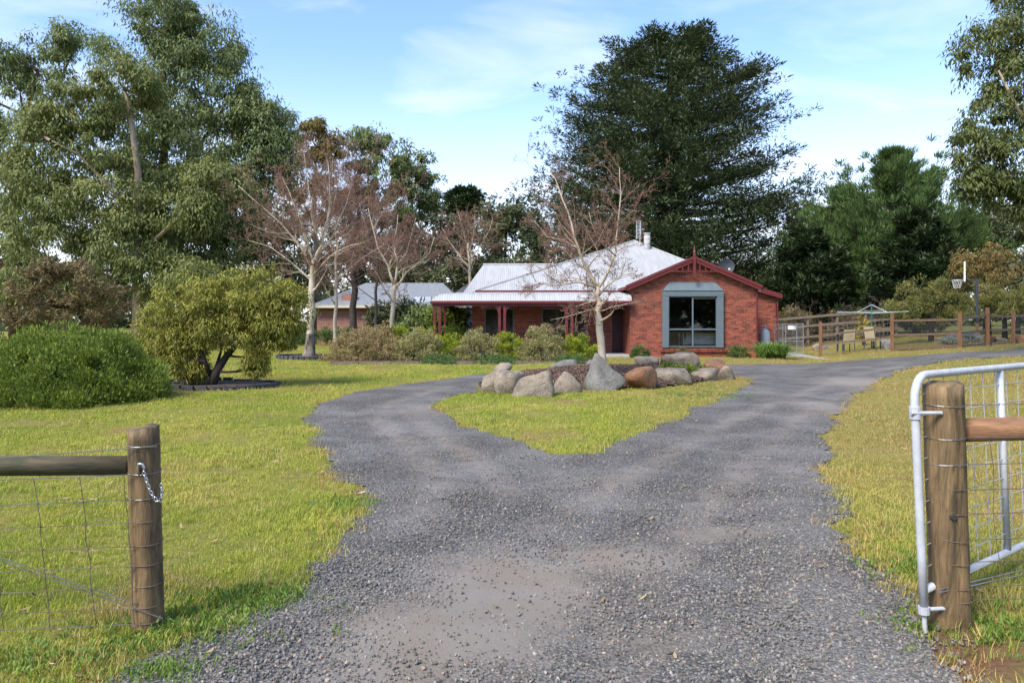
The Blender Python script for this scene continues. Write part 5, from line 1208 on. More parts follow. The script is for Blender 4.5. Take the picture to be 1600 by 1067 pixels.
# ------------------------------------------------------------------ bare birches
BB = 'bare birches between the gardens'
bare_tree('birch_tree', 'bare silver birch growing from the boulder island before the house', Vector((P(942, 560, 17.6).x, 17.6, tz(2.2, 17.6)+0.3)), 17.6,
    [([(945, 570), (940, 530), (936, 500), (934, 475), (934, 448)], 0.125, 0.085, 7),
     ([(933, 450), (921, 425), (908, 400, -0.1), (898, 370, -0.1), (888, 330, 0), (875, 295, 0.1), (860, 270, 0.2)], 0.055, 0.012, 22),
     ([(937, 447), (950, 425, 0.2), (962, 395, 0.3), (966, 350, 0.3), (970, 300, 0.4), (968, 262, 0.4)], 0.045, 0.010, 20),
     ([(934, 450), (905, 440, -0.4), (870, 445, -0.7), (835, 440, -0.9)], 0.035, 0.007, 16),
     ([(935, 452), (915, 438, 0.5), (880, 432, 0.9), (845, 420, 1.2)], 0.033, 0.007, 14),
     ([(936, 462), (950, 445, -0.3), (975, 430, -0.5), (995, 425, -0.6)], 0.035, 0.007, 9),
     ([(937, 487), (955, 480, -0.3), (985, 474, -0.4), (1010, 470, -0.5)], 0.018, 0.005, 6),
     ([(933, 480), (915, 487, -0.3), (885, 495, -0.5), (860, 500, -0.6)], 0.020, 0.005, 9),
     ([(905, 390), (880, 375, 0.3), (855, 370, 0.4), (835, 345, 0.5)], 0.026, 0.006, 14),
     ([(963, 400), (945, 385, -0.3), (928, 360, -0.5), (920, 330, -0.6)], 0.024, 0.006, 12)],
    (4, 4, 3), 'twig_red', upk=0.03, Lk=0.42)
bare_tree('birch_tree', 'largest bare birch with dark rough base in a ring of blocks', GX(483, 30.4), 30.4,
    [([(483, 560), (486, 510), (488, 470), (490, 430), (492, 405)], 0.20, 0.13, 6),
     ([(492, 410), (502, 380), (512, 345), (516, 300), (512, 250, 0.3)], 0.10, 0.02, 24),
     ([(490, 425), (470, 385, -0.3), (440, 350, -0.5), (405, 320, -0.6), (372, 290, -0.6)], 0.08, 0.012, 24),
     ([(491, 415), (478, 370, 0.5), (460, 320, 0.9), (440, 275, 1.2)], 0.07, 0.012, 22),
     ([(494, 405), (520, 370, 0.6), (540, 320, 0.8), (550, 285, 0.8)], 0.06, 0.012, 20),
     ([(488, 440), (455, 410, 0.6), (420, 385, 0.9), (385, 375, 1.0)], 0.05, 0.01, 18),
     ([(489, 430), (515, 400, -0.8), (545, 385, -1.2), (575, 378, -1.4)], 0.05, 0.01, 16),
     ([(500, 385), (488, 340, -0.5), (482, 290, -0.7), (475, 240, -0.8)], 0.05, 0.01, 22)],
    (4, 4, 3), 'twig_red', group=BB, upk=0.07, Lk=0.38)
b1 = [o_ for o_ in COL.objects if o_.get('label', '').startswith('largest bare birch')][0]; q0 = Vector(b1.location)
MB().tube([q0-Vector((0, 0, 0.05)), q0+Vector((0.02, 0, 0.25)), q0+Vector((0.05, 0, 0.7)), q0+Vector((0.08, 0, 1.05))], [0.33, 0.235, 0.20, 0.172], 14, False).build('trunk_base', 'bark_rough', b1, True)
bare_tree('birch_tree', 'slender bare birch just right of the ringed birch', GX(523, 33), 33,
    [([(523, 545), (524, 500), (526, 450), (524, 410), (528, 380)], 0.11, 0.06, 8), ([(526, 480), (508, 450, -0.3), (495, 425, -0.5)], 0.05, 0.01, 10), ([(526, 440), (550, 415, 0.4), (580, 395, 0.6), (605, 380, 0.8)], 0.05, 0.01, 14), ([(527, 385), (520, 340), (525, 300)], 0.05, 0.01, 14)],
    (4, 4, 3), 'twig_red', group=BB, upk=0.06, Lk=0.4)
bare_tree('birch_tree', 'forked pale birch rising behind the pink shrubs', GX(613, 36), 36,
    [([(613, 545), (614, 500), (616, 470), (617, 445)], 0.16, 0.11, 3),
     ([(617, 450), (605, 415), (590, 385, -0.3), (580, 350, -0.4), (575, 325, -0.4)], 0.09, 0.015, 16), ([(618, 447), (620, 410), (615, 375, 0.3), (622, 335, 0.4)], 0.09, 0.015, 18), ([(619, 450), (635, 425), (655, 410, 0.3), (672, 395, 0.4), (678, 372, 0.4)], 0.07, 0.012, 16), ([(616, 475), (600, 450, -0.4), (590, 430, -0.6), (580, 415, -0.7)], 0.04, 0.01, 8), ([(620, 415), (635, 395, 0.3), (642, 370, 0.5), (650, 340, 0.5)], 0.05, 0.01, 14)],
    (4, 4, 3), 'twig_red', group=BB, upk=0.06, Lk=0.42)
bare_tree('birch_tree', 'bare pale birch showing above the steel roof ridge end', GX(735, 54), 54,
    [([(735, 530), (735, 450), (733, 405), (731, 380)], 0.16, 0.08, 8), ([(733, 420), (715, 395), (700, 375, 0.5), (690, 355)], 0.07, 0.015, 16), ([(732, 400), (740, 370), (742, 335)], 0.07, 0.015, 18), ([(733, 410), (750, 385), (765, 360, -0.5), (770, 340)], 0.06, 0.015, 16), ([(732, 390), (722, 355), (715, 330)], 0.05, 0.012, 14)],
    (4, 3, 3), 'twig_red', group=BB, upk=0.08, Lk=0.42)
bare_tree('bare_tree', 'dark trunked bare tree in front of the brown brick wall', GX(553, 42), 42,
    [([(553, 540), (552, 480), (554, 420), (552, 370)], 0.27, 0.16, 6), ([(552, 380), (560, 330), (556, 280, 0.4), (565, 240)], 0.14, 0.02, 22), ([(553, 395), (535, 350, -0.6), (530, 310, -0.8), (525, 270)], 0.12, 0.02, 20), ([(553, 440), (580, 425, 0.5), (605, 410, 0.8), (640, 395)], 0.09, 0.015, 18), ([(552, 370), (585, 330, 0.6), (600, 290, 0.8)], 0.1, 0.02, 20), ([(554, 410), (590, 370, -0.6), (620, 330, -0.8), (640, 300, -0.8)], 0.09, 0.015, 20)],
    (4, 4, 3), 'twig_red', 'bark_dark', upk=0.06, Lk=0.38)

bare_tree('bare_tree', 'thin brown twiggy tree over the neighbouring roof', GX(588, 41), 41,
    [([(588, 540), (587, 480), (590, 430), (588, 400)], 0.12, 0.07, 10), ([(588, 440), (565, 415, -0.4), (545, 400, -0.6), (525, 395)], 0.05, 0.01, 14), ([(589, 420), (610, 395, 0.4), (630, 385, 0.6), (655, 375)], 0.05, 0.01, 14), ([(588, 400), (575, 360), (570, 320)], 0.05, 0.01, 14), ([(588, 405), (603, 365), (612, 330)], 0.05, 0.01, 14), ([(587, 470), (560, 450, 0.5), (535, 440, 0.7)], 0.04, 0.01, 10)],
    (4, 4, 3), 'twig_brown', 'bark_dark', upk=0.05, Lk=0.42)

# ------------------------------------------------------------------ tall trees
GT_ = 'tall gum trees behind the left lawn'
leafy_tree('gum_tree', 'tallest gum tree with red brown trunk above the bottlebrush', 'tree', GX(255, 52), 52,
    [(250, 30, 68, 38), (310, 75, 70, 48), (230, 100, 70, 50), (345, 140, 68, 50), (402, 195, 52, 46), (425, 240, 40, 40), (300, 190, 76, 52), (380, 265, 66, 46), (225, 190, 66, 52), (320, 285, 76, 48), (250, 280, 56, 46), (300, 350, 86, 42), (385, 330, 58, 46), (340, 400, 80, 40)],
    [[(255, 545), (254, 430), (250, 330), (258, 220), (255, 110), (252, 50)], [(252, 320), (290, 260, 1), (330, 200, 2), (360, 150, 2)], [(254, 390), (300, 340, -1), (350, 300, -2), (400, 250, -2)]],
    0.50, 34, 1.45, 250, 0.33, 0.092, 'droop', 'leaf_euc', 'bark_red', GT_, 0.75, 26, gap=-0.6)
leafy_tree('gum_tree', 'lighter green spreading gum tree with tan branches before the tallest gum', 'tree', GX(215, 45), 45,
    [(195, 135, 50, 42), (115, 165, 52, 42), (60, 215, 50, 42), (150, 225, 62, 46), (60, 290, 52, 44), (140, 310, 66, 44), (75, 375, 70, 44), (180, 390, 70, 40), (50, 445, 58, 40), (245, 425, 55, 38), (305, 440, 60, 34), (215, 330, 48, 40), (130, 450, 70, 36), (335, 285, 44, 30), (300, 330, 40, 26)],
    [[(217, 548), (216, 450), (214, 360), (216, 270), (205, 190), (195, 140)], [(214, 350), (170, 290, -1), (120, 240, -1), (80, 220, -2)], [(215, 300), (150, 230, 1), (120, 180, 1)], [(215, 400), (280, 340, -1), (310, 300, -1), (335, 280, -1)]],
    0.38, 32, 1.25, 250, 0.30, 0.080, 'droop', 'leaf_euc_light', 'bark_pale', GT_, 0.75, 30, gap=-0.55)
leafy_tree('gum_tree', 'dark gum tree at the far end of the gum row', 'tree', GX(25, 58), 58,
    [(120, 65, 34, 30), (60, 95, 56, 38), (15, 130, 50, 46), (-30, 160, 60, 70), (5, 210, 45, 55), (0, 300, 50, 55), (-40, 260, 60, 60), (10, 400, 55, 60), (-60, 380, 60, 80)],
    [[(25, 540), (20, 400), (22, 280), (40, 180), (60, 110)], [(22, 300), (70, 180, 1), (115, 80, 1)]], 0.5, 17, 1.35, 230, 0.42, 0.11, 'droop', 'leaf_euc', 'bark_red', GT_, 0.75, 16)
leafy_tree('gum_tree', 'low dense gum filling in under the tallest gum', 'tree', GX(370, 58), 58,
    [(400, 390, 60, 50), (340, 440, 70, 44), (430, 440, 50, 40), (260, 470, 60, 34), (200, 470, 60, 34), (120, 480, 60, 30), (30, 480, 60, 34)], [[(370, 540), (372, 450), (390, 390)]], 0.3, 17, 1.3, 200, 0.42, 0.11, 'droop', 'leaf_conifer_dark', 'bark_dark', None, 0.75, 8)
GM = 'slim gum trees behind the birches'
leafy_tree('gum_tree', 'slim gum tree with open crown behind the red birches', 'tree', GX(588, 64), 64,
    [(590, 210, 34, 22), (560, 235, 30, 28), (615, 245, 34, 30), (585, 280, 44, 34), (625, 290, 28, 26), (560, 320, 36, 30), (610, 330, 30, 26)], [[(588, 535), (586, 420), (580, 330), (588, 260), (592, 210)], [(582, 340), (610, 290, 1), (620, 250, 1)]],
    0.3, 14, 0.95, 170, 0.42, 0.12, 'droop', 'leaf_euc', 'bark_pale', GM, 0.75, 16)
leafy_tree('gum_tree', 'slender gum tree with tufted crown nearest the open sky', 'tree', GX(640, 66), 66,
    [(655, 258, 24, 22), (668, 285, 18, 22), (640, 275, 16, 18), (652, 315, 20, 20), (675, 310, 10, 14), (640, 345, 22, 20)], [[(632, 535), (634, 420), (640, 340), (650, 280), (655, 250)], [(641, 345), (662, 310, 1), (670, 290, 1)]],
    0.22, 12, 0.8, 150, 0.40, 0.11, 'droop', 'leaf_euc', 'bark_pale', GM, 0.75, 12)
leafy_tree('gum_tree', 'yellow tinged gum tree top beside the tallest gum', 'tree', GX(495, 62), 62,
    [(490, 205, 32, 18), (520, 225, 26, 20), (475, 230, 24, 24), (505, 260, 34, 28), (480, 300, 36, 34), (520, 320, 34, 34)], [[(495, 535), (494, 400), (490, 300), (495, 230)]],
    0.28, 14, 0.95, 150, 0.40, 0.11, 'droop', 'leaf_euc_yellow', 'bark_pale', GM, 0.75, 10)
def cyp(h):
    return float(np.interp(h, [0, 0.25, 0.5, 0.68, 0.82, 0.92, 1.0], [11.0, 11.2, 10.4, 9.0, 7.0, 4.8, 2.2]))
conifer('cypress_tree', 'huge dark spreading cypress towering behind the steel roof', GX(1046, 60), 24.4, lambda h: cyp(h)*0.96, 320, 0.28, 0.98, 26, 0.36, 0.088, 'leaf_cypress', 'spray', tr=0.9, zlow=1.0, npuff=8, fan=8, squash=0.55, fill=2000, fillk=0.88)
conifer('conifer_tree', 'broad bright green conifer with feathery peaks behind the yard', GX(1392, 50), 12.3, lambda h: float(np.interp(h, [0, 0.3, 0.55, 0.8, 1], [6.6, 6.0, 4.2, 1.8, 0.3])), 135, 0.70, 0.52, 26, 0.42, 0.052, 'leaf_conifer', 'up', 0.4, zlow=0.5, squash=0.7, npuff=9, fan=11, fill=380, fillk=0.68, tip=0.0)
conifer('conifer_tree', 'smaller blackish green conifer in front of the feathery one', GX(1432, 44), 7.4, lambda h: float(np.interp(h, [0, 0.4, 0.75, 1], [2.8, 2.6, 1.7, 0.5])), 170, 0.3, 0.55, 40, 0.36, 0.10, 'leaf_conifer_dark', tr=0.25, zlow=0.4)
conifer('conifer_tree', 'small dark conifer against the house side of the yard', GX(1262, 48), 7.2, lambda h: float(np.interp(h, [0, 0.4, 0.75, 1], [3.0, 2.8, 1.9, 0.6])), 150, 0.3, 0.6, 40, 0.4, 0.11, 'leaf_conifer_dark', tr=0.25, zlow=0.4)
conifer('pine_tree', 'flat topped dark pine standing far behind the steel roof', GX(727, 120), 22.8, lambda h: float(np.interp(h, [0, 0.72, 0.8, 0.93, 1], [0.1, 0.4, 3.4, 3.0, 1.2])), 150, 0.25, 0.7, 20, 0.8, 0.28, 'leaf_conifer_dark', tr=0.35, zlow=2, npuff=4)
conifer('pine_tree', 'small far pine beside the flat topped pine', GX(773, 125), 19.5, lambda h: float(np.interp(h, [0, 0.78, 0.86, 1], [0.1, 0.4, 2.0, 0.6])), 90, 0.25, 0.6, 20, 0.8, 0.28, 'leaf_conifer_dark', tr=0.25, zlow=2, npuff=4)
conifer('pine_tree', 'narrow far pine between the huge cypress and the feathery conifer', GX(1311, 100), 18.8, lambda h: float(np.interp(h, [0, 0.4, 0.7, 1], [3.0, 2.6, 1.6, 0.5])), 150, 0.25, 0.7, 20, 0.8, 0.28, 'leaf_conifer_dark', tr=0.3, zlow=2, npuff=4)
leafy_tree('gum_tree', 'leafy gum tree overhanging the yard fence and gate side', 'tree', GX(1690, 21), 21,
    [(1545, 85, 48, 52), (1585, 35, 60, 48), (1560, 175, 50, 50), (1610, 130, 64, 70), (1525, 235, 40, 36), (1575, 255, 56, 44), (1660, 60, 90, 90), (1660, 200, 80, 80), (1640, 290, 70, 40), (1535, 285, 34, 24), (1700, 330, 70, 50), (1600, 310, 44, 30), (1620, -40, 80, 50)],
    [[(1690, 570), (1688, 420), (1680, 300), (1670, 180), (1660, 60), (1655, -40)], [(1682, 310), (1630, 230, -0.4), (1590, 170, -0.6), (1560, 110, -0.6)], [(1684, 350), (1630, 300, 0.5), (1570, 270, 0.6)]],
    0.24, 34, 0.42, 105, 0.16, 0.042, 'droop', 'leaf_euc_right', 'bark_pale', None, 0.8, 12, tvar=0.45, tips=0.2, gap=-0.7)
RB = 'trees and bushes behind the yard'
def bush_tree(label, px, D, lobes, leaf, R=0.5, n=110, L=0.22, W=0.07, mode='any', group=RB, bark='bark_dark', per=22, name='bushy_tree'):
    cx0 = sum(l[0] for l in lobes)/len(lobes); cy0 = min(l[1] for l in lobes)
    return leafy_tree(name, label, 'tree', GX(px, D), D, lobes, [[(px, 545), (px, 500), (cx0, cy0)]], 0.12*D/30, per, R, n, L, W, mode, leaf, bark, group, 0.8, 10, gap=-0.8)
bush_tree('orange topped weeping wattle beside the basketball hoop', 1545, 36, [(1535, 400, 36, 22), (1510, 415, 22, 22), (1560, 425, 26, 28), (1535, 440, 36, 26)], 'leaf_orange', 0.35, 120, 0.16, 0.035, 'droop')
bush_tree('large olive green bush behind the netted fence', 1455, 33, [(1450, 455, 42, 20), (1420, 475, 32, 22), (1485, 475, 36, 24), (1450, 495, 50, 22), (1400, 490, 24, 16)], 'leaf_olive', 0.3, 120, 0.13, 0.032, 'up')
bush_tree('olive bush behind the far end of the netted fence', 1570, 34, [(1560, 465, 36, 18), (1590, 480, 34, 22), (1540, 485, 34, 20), (1620, 470, 36, 24)], 'leaf_olive', 0.3, 120, 0.13, 0.032, 'up')
bush_tree('bright green tree between the conifer and the overhanging gum', 1540, 58, [(1530, 350, 50, 34), (1560, 395, 50, 40), (1500, 380, 40, 40), (1590, 420, 50, 46)], 'leaf_conifer', 0.9, 150, 0.4, 0.11, 'up')
bush_tree('dim olive tree under the overhanging gum', 1590, 46, [(1585, 350, 40, 34), (1610, 400, 50, 40), (1640, 340, 50, 50), (1590, 450, 40, 34)], 'leaf_wood', 0.7, 140, 0.3, 0.09)
bush_tree('olive leaved tree showing past the cypress by the conifer', 1262, 66, [(1258, 345, 26, 30), (1272, 380, 26, 34), (1250, 420, 34, 34), (1285, 430, 24, 34)], 'leaf_euc_yellow', 0.9, 120, 0.4, 0.12, 'droop')
MBG = 'mixed trees behind the neighbouring roofs'
for i, (px, D, lobes, leaf, lab) in enumerate((
    (690, 74, [(690, 350, 40, 26), (665, 385, 40, 34), (710, 385, 40, 34), (690, 425, 60, 36)], 'leaf_wood', 'brown green tree in front of the flat topped pine'),
    (785, 78, [(790, 335, 44, 22), (820, 350, 36, 26), (760, 365, 44, 30), (800, 395, 60, 36)], 'leaf_wood', 'olive brown tree between the far pines and the cypress'),
    (640, 70, [(640, 380, 34, 34), (620, 420, 40, 34), (655, 430, 44, 34)], 'leaf_wood', 'dusky tree behind the forked birch'),
    (845, 72, [(850, 350, 36, 40), (860, 400, 40, 36), (830, 420, 40, 34)], 'leaf_cypress', 'dark tree against the edge of the cypress'),
    (460, 70, [(460, 380, 50, 44), (430, 430, 50, 44), (490, 430, 50, 44)], 'leaf_wood', 'dull green tree behind the ringed birch'),
    (700, 56, [(735, 425, 40, 26), (690, 435, 40, 28), (770, 430, 40, 26), (650, 425, 36, 30), (625, 440, 30, 24)], 'leaf_wood', 'dull bush spreading above the shed and patio roofs'),
    (380, 72, [(350, 330, 60, 50), (400, 350, 60, 50), (440, 330, 50, 50), (380, 410, 80, 50), (450, 410, 60, 50)], 'leaf_wood', 'dim tree filling the gap beside the ringed birch'),
    (150, 74, [(60, 330, 70, 50), (140, 340, 70, 50), (220, 350, 70, 50), (100, 420, 80, 50), (190, 430, 80, 50), (10, 420, 70, 60), (290, 400, 70, 60), (280, 330, 50, 40)], 'leaf_conifer_dark', 'dark tree mass behind the gum row'),
    (560, 76, [(540, 350, 50, 44), (590, 370, 50, 44), (520, 410, 60, 44), (600, 420, 60, 40), (560, 400, 50, 40)], 'leaf_wood', 'brownish tree behind the dark trunked bare tree'),
    (600, 44, [(606, 490, 20, 16), (640, 486, 22, 16), (590, 508, 16, 10), (625, 505, 26, 14)], 'leaf_wood', 'dull shrub screening the neighbouring verandah posts'),
    (660, 42, [(668, 505, 26, 16), (690, 500, 18, 18), (645, 512, 22, 12)], 'leaf_euc', 'green bush beside the neighbouring patio'),
    (690, 40, [(695, 495, 22, 16), (712, 510, 18, 16)], 'leaf_hedge', 'leafy bush seen between verandah posts and patio'))):
    bush_tree(lab, px, D, lobes, leaf, 0.017*D, 72, 0.0078*D, 0.0026*D, 'any', MBG, per=18)
hd = thing('clipped_hedge', GX(535, 46), 'dark green clipped hedge at the foot of the brown brick wall', 'hedge')
C = np.stack([(rng.random(120)*2-1)*3.0+GX(535, 46).x, 46+(rng.random(120)-0.5)*0.8, 0.15+rng.random(120)*0.85], 1); leaf_obj('foliage', *puff_leaves(C, np.full(120, 0.28), 110, 0.10, 0.045, 'up'), 'leaf_ground', hd)
# far belt of trees that closes the view all round
nF = 1300; ang = (rng.random(nF)-0.5)*math.radians(360); Dd = np.where(np.abs(ang) < 1.3, 125+40*rng.random(nF), 45+20*rng.random(nF)); C = np.stack([np.sin(ang)*Dd, np.cos(ang)*Dd, rng.random(nF)**1.2*9.5+0.5], 1)
a = puff_leaves(C, 2.2*(0.7+0.6*rng.random(nF)), 34, 1.9, 0.95, 'any'); o = leaf_obj('far_wood', *a, 'leaf_wood', None); tag(o, 'distant belt of mixed trees beyond the gardens', 'wood', kind='stuff')

# ------------------------------------------------------------------ yard behind the house: fences, clothesline, furniture, hoop
YF = thing('yard_fence', GX(1394, 28.8), 'timber post and rail fence with dark netting along the yard', 'fence')
posts = [(1282, 558, 503), (1394, 549, 489), (1500, 545, 488), (1543, 541, 481), (1583, 538, 484), (1640, 534, 478)]
PW = []
for px, yb, yt in posts:
    b = G(px, yb); t = Vector((b.x, b.y, CH+(HZ-yt)*b.y/F)); PW.append((b, t)); w_ = 0.085
    MB().box(b.x-w_/2-0.01, b.x+w_/2+0.01, b.y-w_/2, b.y+w_/2, b.z-0.2, t.z).build('post', 'treated_orange', YF)
for i in range(len(PW)-1):
    (b0, t0), (b1, t1) = PW[i], PW[i+1]
    for f_ in ((0.80, 0.42, 0.06) if i else (0.62, 0.36)):
        MB().beam(b0.lerp(t0, f_)+Vector((0, 0.06, 0)), b1.lerp(t1, f_)+Vector((0, 0.06, 0)), 0.04, 0.085).build('rail', 'rail_brown' if i < 2 else 'grey_timber', YF)
    if i: MB().poly([b0+Vector((0, 0.09, 0.02)), b1+Vector((0, 0.09, 0.02)), b1.lerp(t1, 0.83)+Vector((0, 0.09, 0)), b0.lerp(t0, 0.83)+Vector((0, 0.09, 0))], (0, 0.004, 0)).build('netting', 'shade_net', YF)
    else:
        for j in range(1, 9): MB().tube([b0.lerp(t0, j/9.5)+Vector((0, 0.03, 0)), b1.lerp(t1, j/9.5)+Vector((0, 0.03, 0))], 0.004, 4).build('wire', 'wire_steel', YF)
        for j in range(1, 18): MB().tube([b0.lerp(b1, j/18)+Vector((0, 0.03, 0.05)), t0.lerp(t1, j/18)+Vector((0, 0.03, -0.12))], 0.003, 4).build('wire', 'wire_steel', YF)
# light tube and mesh side gate between house and fence
gA, gB = P(1210, 553, 33.0), PW[0][0]+Vector((-0.08, 1.6, 0)); gA.z = 0.02; gB.z = 0.05
SG = thing('side_gate', gA.lerp(gB, 0.5), 'thin grey tube and wire mesh gate between the brick bay and yard fence', 'gate')
up1 = Vector((0, 0, 1.38)); fr = MB()
for t_ in (0, 0.30, 0.40, 0.78, 1.0): q_ = gA.lerp(gB, t_); fr.tube([q_, q_+up1], 0.018, 6)
for z_ in (0.08, 0.62, 1.38): fr.tube([gA+Vector((0, 0, z_)), gB+Vector((0, 0, z_))], 0.014, 6)
fr.build('frame', 'grey_tube', SG)
for j in range(1, 26): q_ = gA.lerp(gB, j/26); MB().tube([q_+Vector((0, 0, 0.08)), q_+up1], 0.003, 4).build('mesh_wire', 'grey_tube', SG)
for j in range(1, 14): MB().tube([gA+Vector((0, 0, 0.08+j*0.093)), gB+Vector((0, 0, 0.08+j*0.093))], 0.003, 4).build('mesh_wire', 'grey_tube', SG)
q_ = gA.lerp(gB, 0.60); MB().box(q_.x-0.17, q_.x+0.17, q_.y-0.05, q_.y-0.03, 1.18, 1.36).build('sign_plate', 'white_paint', SG)
# rear rail fence and vine behind
RFn = thing('rail_fence', GX(1320, 41), 'weathered grey rail fence at the back of the yard', 'fence')
for px in (1215, 1262, 1308, 1352, 1400): b = GX(px, 41); MB().box(b.x-0.06, b.x+0.06, 40.95, 41.05, b.z-0.1, b.z+1.75).build('post', 'grey_timber', RFn)
for z_ in (0.5, 1.1, 1.6): a_, b_ = GX(1205, 41), GX(1405, 41); MB().beam((a_.x, 40.92, a_.z+z_), (b_.x, 40.92, b_.z+z_), 0.05, 0.13).build('rail', 'grey_timber', RFn)
RMIN[0] = 0.006
vn = thing('bare_vine', GX(1270, 42), 'tangled bare brown vine over the back fence', 'vine'); m1, m2 = MB(), MB()
for i in range(26):
    b = GX(1205+i*7.5, 42); grow([m1, m2], b+Vector((0, 0, 0.2)), Vector((rng.normal()*0.5, -0.1, 1)), 1.9, 0.03, 0, (4, 4, 3), 0.35, -0.05, 4, 3)
m1.build('vine_stem', 'bark_dark', vn); m2.build('twigs', 'twig_brown', vn)['kind'] = 'stuff'
for px, D, w, ty, lab in ((1240, 44, 60, 478, 'brownish bush behind the side gate'), (1330, 45, 90, 484, 'dull hedge bush behind the clothesline')):
    c = GX(px, D); dome_shrub('rear_bush', lab, c, w*D/F/2, 0.8, CH+(HZ-ty)*D/F-c.z, 80, 0.3, 70, 0.13, 0.05, 'any', 'leaf_mixed_brown', 'bushes at the back fence')
c = GX(1350, 36); dome_shrub('yellow_shrub', 'small yellow leaved shrub beside the clothesline post', c, 0.35, 0.35, 1.55, 36, 0.12, 46, 0.10, 0.05, 'any', 'leaf_yellow', z0=0.5)
# clothesline
cb = GX(1362, 33.0); ct = P(1362, 476, 33.0); CL = thing('clothesline', cb, 'rotary clothesline with green post in the yard', 'clothesline')
MB().tube([cb, ct], 0.035, 8).build('post', 'green_metal', CL); zl = P(1362, 488, 33).z
tips_ = []
for k_ in range(4):
    a_ = math.radians(20+90*k_); tip = Vector((cb.x+1.95*math.cos(a_), 33+1.95*math.sin(a_), zl+0.02)); tips_.append(tip)
    MB().tube([Vector((cb.x, 33, zl-0.05)), tip], 0.018, 6).build('arm', 'line_cord', CL); MB().tube([ct, Vector((cb.x, 33, zl)).lerp(tip, 0.42)], 0.014, 6).build('strut', 'galvanised', CL)
for f_ in (0.4, 0.55, 0.7, 0.85, 1.0):
    for k_ in range(4):
        a_, b_ = Vector((cb.x, 33, zl)).lerp(tips_[k_], f_), Vector((cb.x, 33, zl)).lerp(tips_[(k_+1) % 4], f_); MB().tube([a_, (a_+b_)/2-Vector((0, 0, 0.04)), b_], 0.006, 4).build('line', 'line_cord', CL)
# outdoor table and sling chairs
def chair(px, D, rz, label):
    b = GX(px, D); t = thing('garden_chair', b, label, 'chair', 'garden chairs round the outdoor table'); R_ = Matrix.Rotation(rz, 3, 'Z')
    def w(x, y, z): return b+R_ @ Vector((x, y, z))
    for s in (-1, 1):
        MB().tube([w(s*0.27, -0.26, 0), w(s*0.27, -0.24, 0.62)], 0.02, 6).build('leg', 'dark_metal', t); MB().tube([w(s*0.27, 0.28, 0), w(s*0.25, 0.20, 0.42), w(s*0.25, 0.34, 1.0)], 0.02, 6).build('leg', 'dark_metal', t)
        MB().beam(w(s*0.28, -0.26, 0.63), w(s*0.28, 0.25, 0.63), 0.05, 0.03).build('armrest', 'dark_metal', t)
    MB().poly([w(-0.24, -0.24, 0.43), w(0.24, -0.24, 0.43), w(0.24, 0.2, 0.40), w(-0.24, 0.2, 0.40)], (0, 0, 0.015)).build('seat', 'fabric_beige', t)
    MB().poly([w(-0.24, 0.2, 0.42), w(0.24, 0.2, 0.42), w(0.24, 0.34, 1.0), w(-0.24, 0.34, 1.0)], R_ @ Vector((0, 0.015, 0))).build('backrest', 'fabric_beige', t)
chair(1322, 31.2, math.pi, 'beige sling garden chair with its back to the netted fence'); chair(1365, 31.8, math.pi/2+0.5, 'beige sling garden chair turned side on by the clothesline post')
tb = GX(1343, 32.3); tbl = thing('outdoor_table', tb, 'dark outdoor table behind the beige chairs', 'table')
MB().box(tb.x-0.9, tb.x+0.9, 31.95, 32.75, tb.z+0.70, tb.z+0.74).build('tabletop', 'dark_metal', tbl)
for sx in (-0.8, 0.8):
    for sy in (-0.3, 0.3): MB().box(tb.x+sx-0.025, tb.x+sx+0.025, 32.35+sy-0.025, 32.35+sy+0.025, tb.z, tb.z+0.70).build('leg', 'dark_metal', tbl)
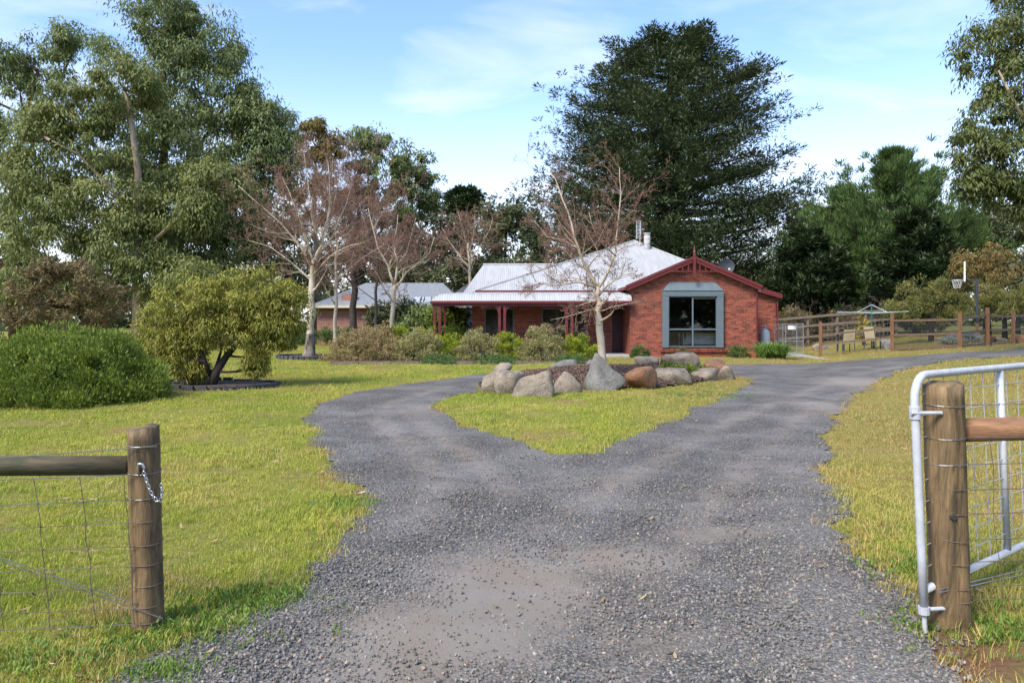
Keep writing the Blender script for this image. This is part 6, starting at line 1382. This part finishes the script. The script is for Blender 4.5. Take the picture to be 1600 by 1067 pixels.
# basketball hoop seen from the side
hb = GX(1527, 31.5); HP = thing('basketball_hoop', hb, 'basketball hoop with side-on white backboard behind the netted fence', 'basketball hoop'); hS = 31.5/F
zt_ = CH+(HZ-438)*hS
MB().box(hb.x-0.06, hb.x+0.06, 31.44, 31.56, hb.z-0.1, CH+(HZ-505)*hS).build('post_sleeve', 'treated_orange', HP)
MB().box(hb.x-0.05, hb.x+0.05, 31.45, 31.55, CH+(HZ-505)*hS, zt_+0.05).build('pole', 'dark_metal', HP)
xb = (1510-800)*hS; MB().beam((hb.x, 31.5, zt_), (xb, 31.5, zt_+0.03), 0.05, 0.06).beam((hb.x, 31.5, zt_-0.25), (xb, 31.5, zt_+0.25), 0.03, 0.04).build('bracket_arm', 'dark_metal', HP)
MB().box(xb-0.03, xb+0.03, 31.12, 31.88, CH+(HZ-440)*hS, CH+(HZ-409)*hS).build('backboard', 'white_paint', HP)
MB().tube([(xb-0.27+0.21*math.cos(a_), 31.5+0.21*math.sin(a_), zt_+0.03) for a_ in np.linspace(0, 2*math.pi, 20)], 0.012, 6, False).beam((xb, 31.5, zt_+0.03), (xb-0.07, 31.5, zt_+0.03), 0.04, 0.03).build('ring', 'galvanised', HP)
nt_ = MB()
for j in range(12):
    a_ = 2*math.pi*j/12
    for s_ in (-1, 1): nt_.tube([(xb-0.27+(0.21-0.09*t_)*math.cos(a_+s_*t_*0.8), 31.5+(0.21-0.09*t_)*math.sin(a_+s_*t_*0.8), zt_+0.03-0.36*t_) for t_ in (0, 0.35, 0.7, 1)], 0.006, 4, False)
nt_.build('net', 'net_white', HP); HP.rotation_euler.z = -0.53
YB = 'boulders edging the yard behind the netting'
boulder(1512, 1545, 524, 543, 30.5, 'granite_grey', 'pale boulder at the foot of the hoop post', 31, group=YB); boulder(1538, 1558, 522, 541, 29.0, 'granite_orange', 'orange brown boulder behind a fence post', 32, group=YB)
boulder(1556, 1582, 527, 540, 29.0, 'granite_tan', 'flat tan boulder along the netting', 33, group=YB); boulder(1586, 1606, 523, 540, 28.5, 'granite_orange', 'rounded orange boulder at the end of the netting', 34, group=YB); boulder(1380, 1400, 530, 549, 31.0, 'granite_grey', 'grey boulder behind the second fence post', 35, group=YB); boulder(1270, 1300, 536, 553, 36, 'granite_tan', 'tan rock heap behind the first fence post', 36, group=YB)
for px, w, ty in ((1488, 34, 524), (1512, 40, 520)):
    c = GX(px, 30.0); dome_shrub('silver_bush', 'silvery white low bush behind the netting' if px < 1500 else 'taller silvery bush by the hoop post', c, w*30/F/2, 0.4, CH+(HZ-ty)*30/F-c.z, 50, 0.11, 80, 0.07, 0.025, 'up', 'leaf_silver', 'silver bushes in the yard')
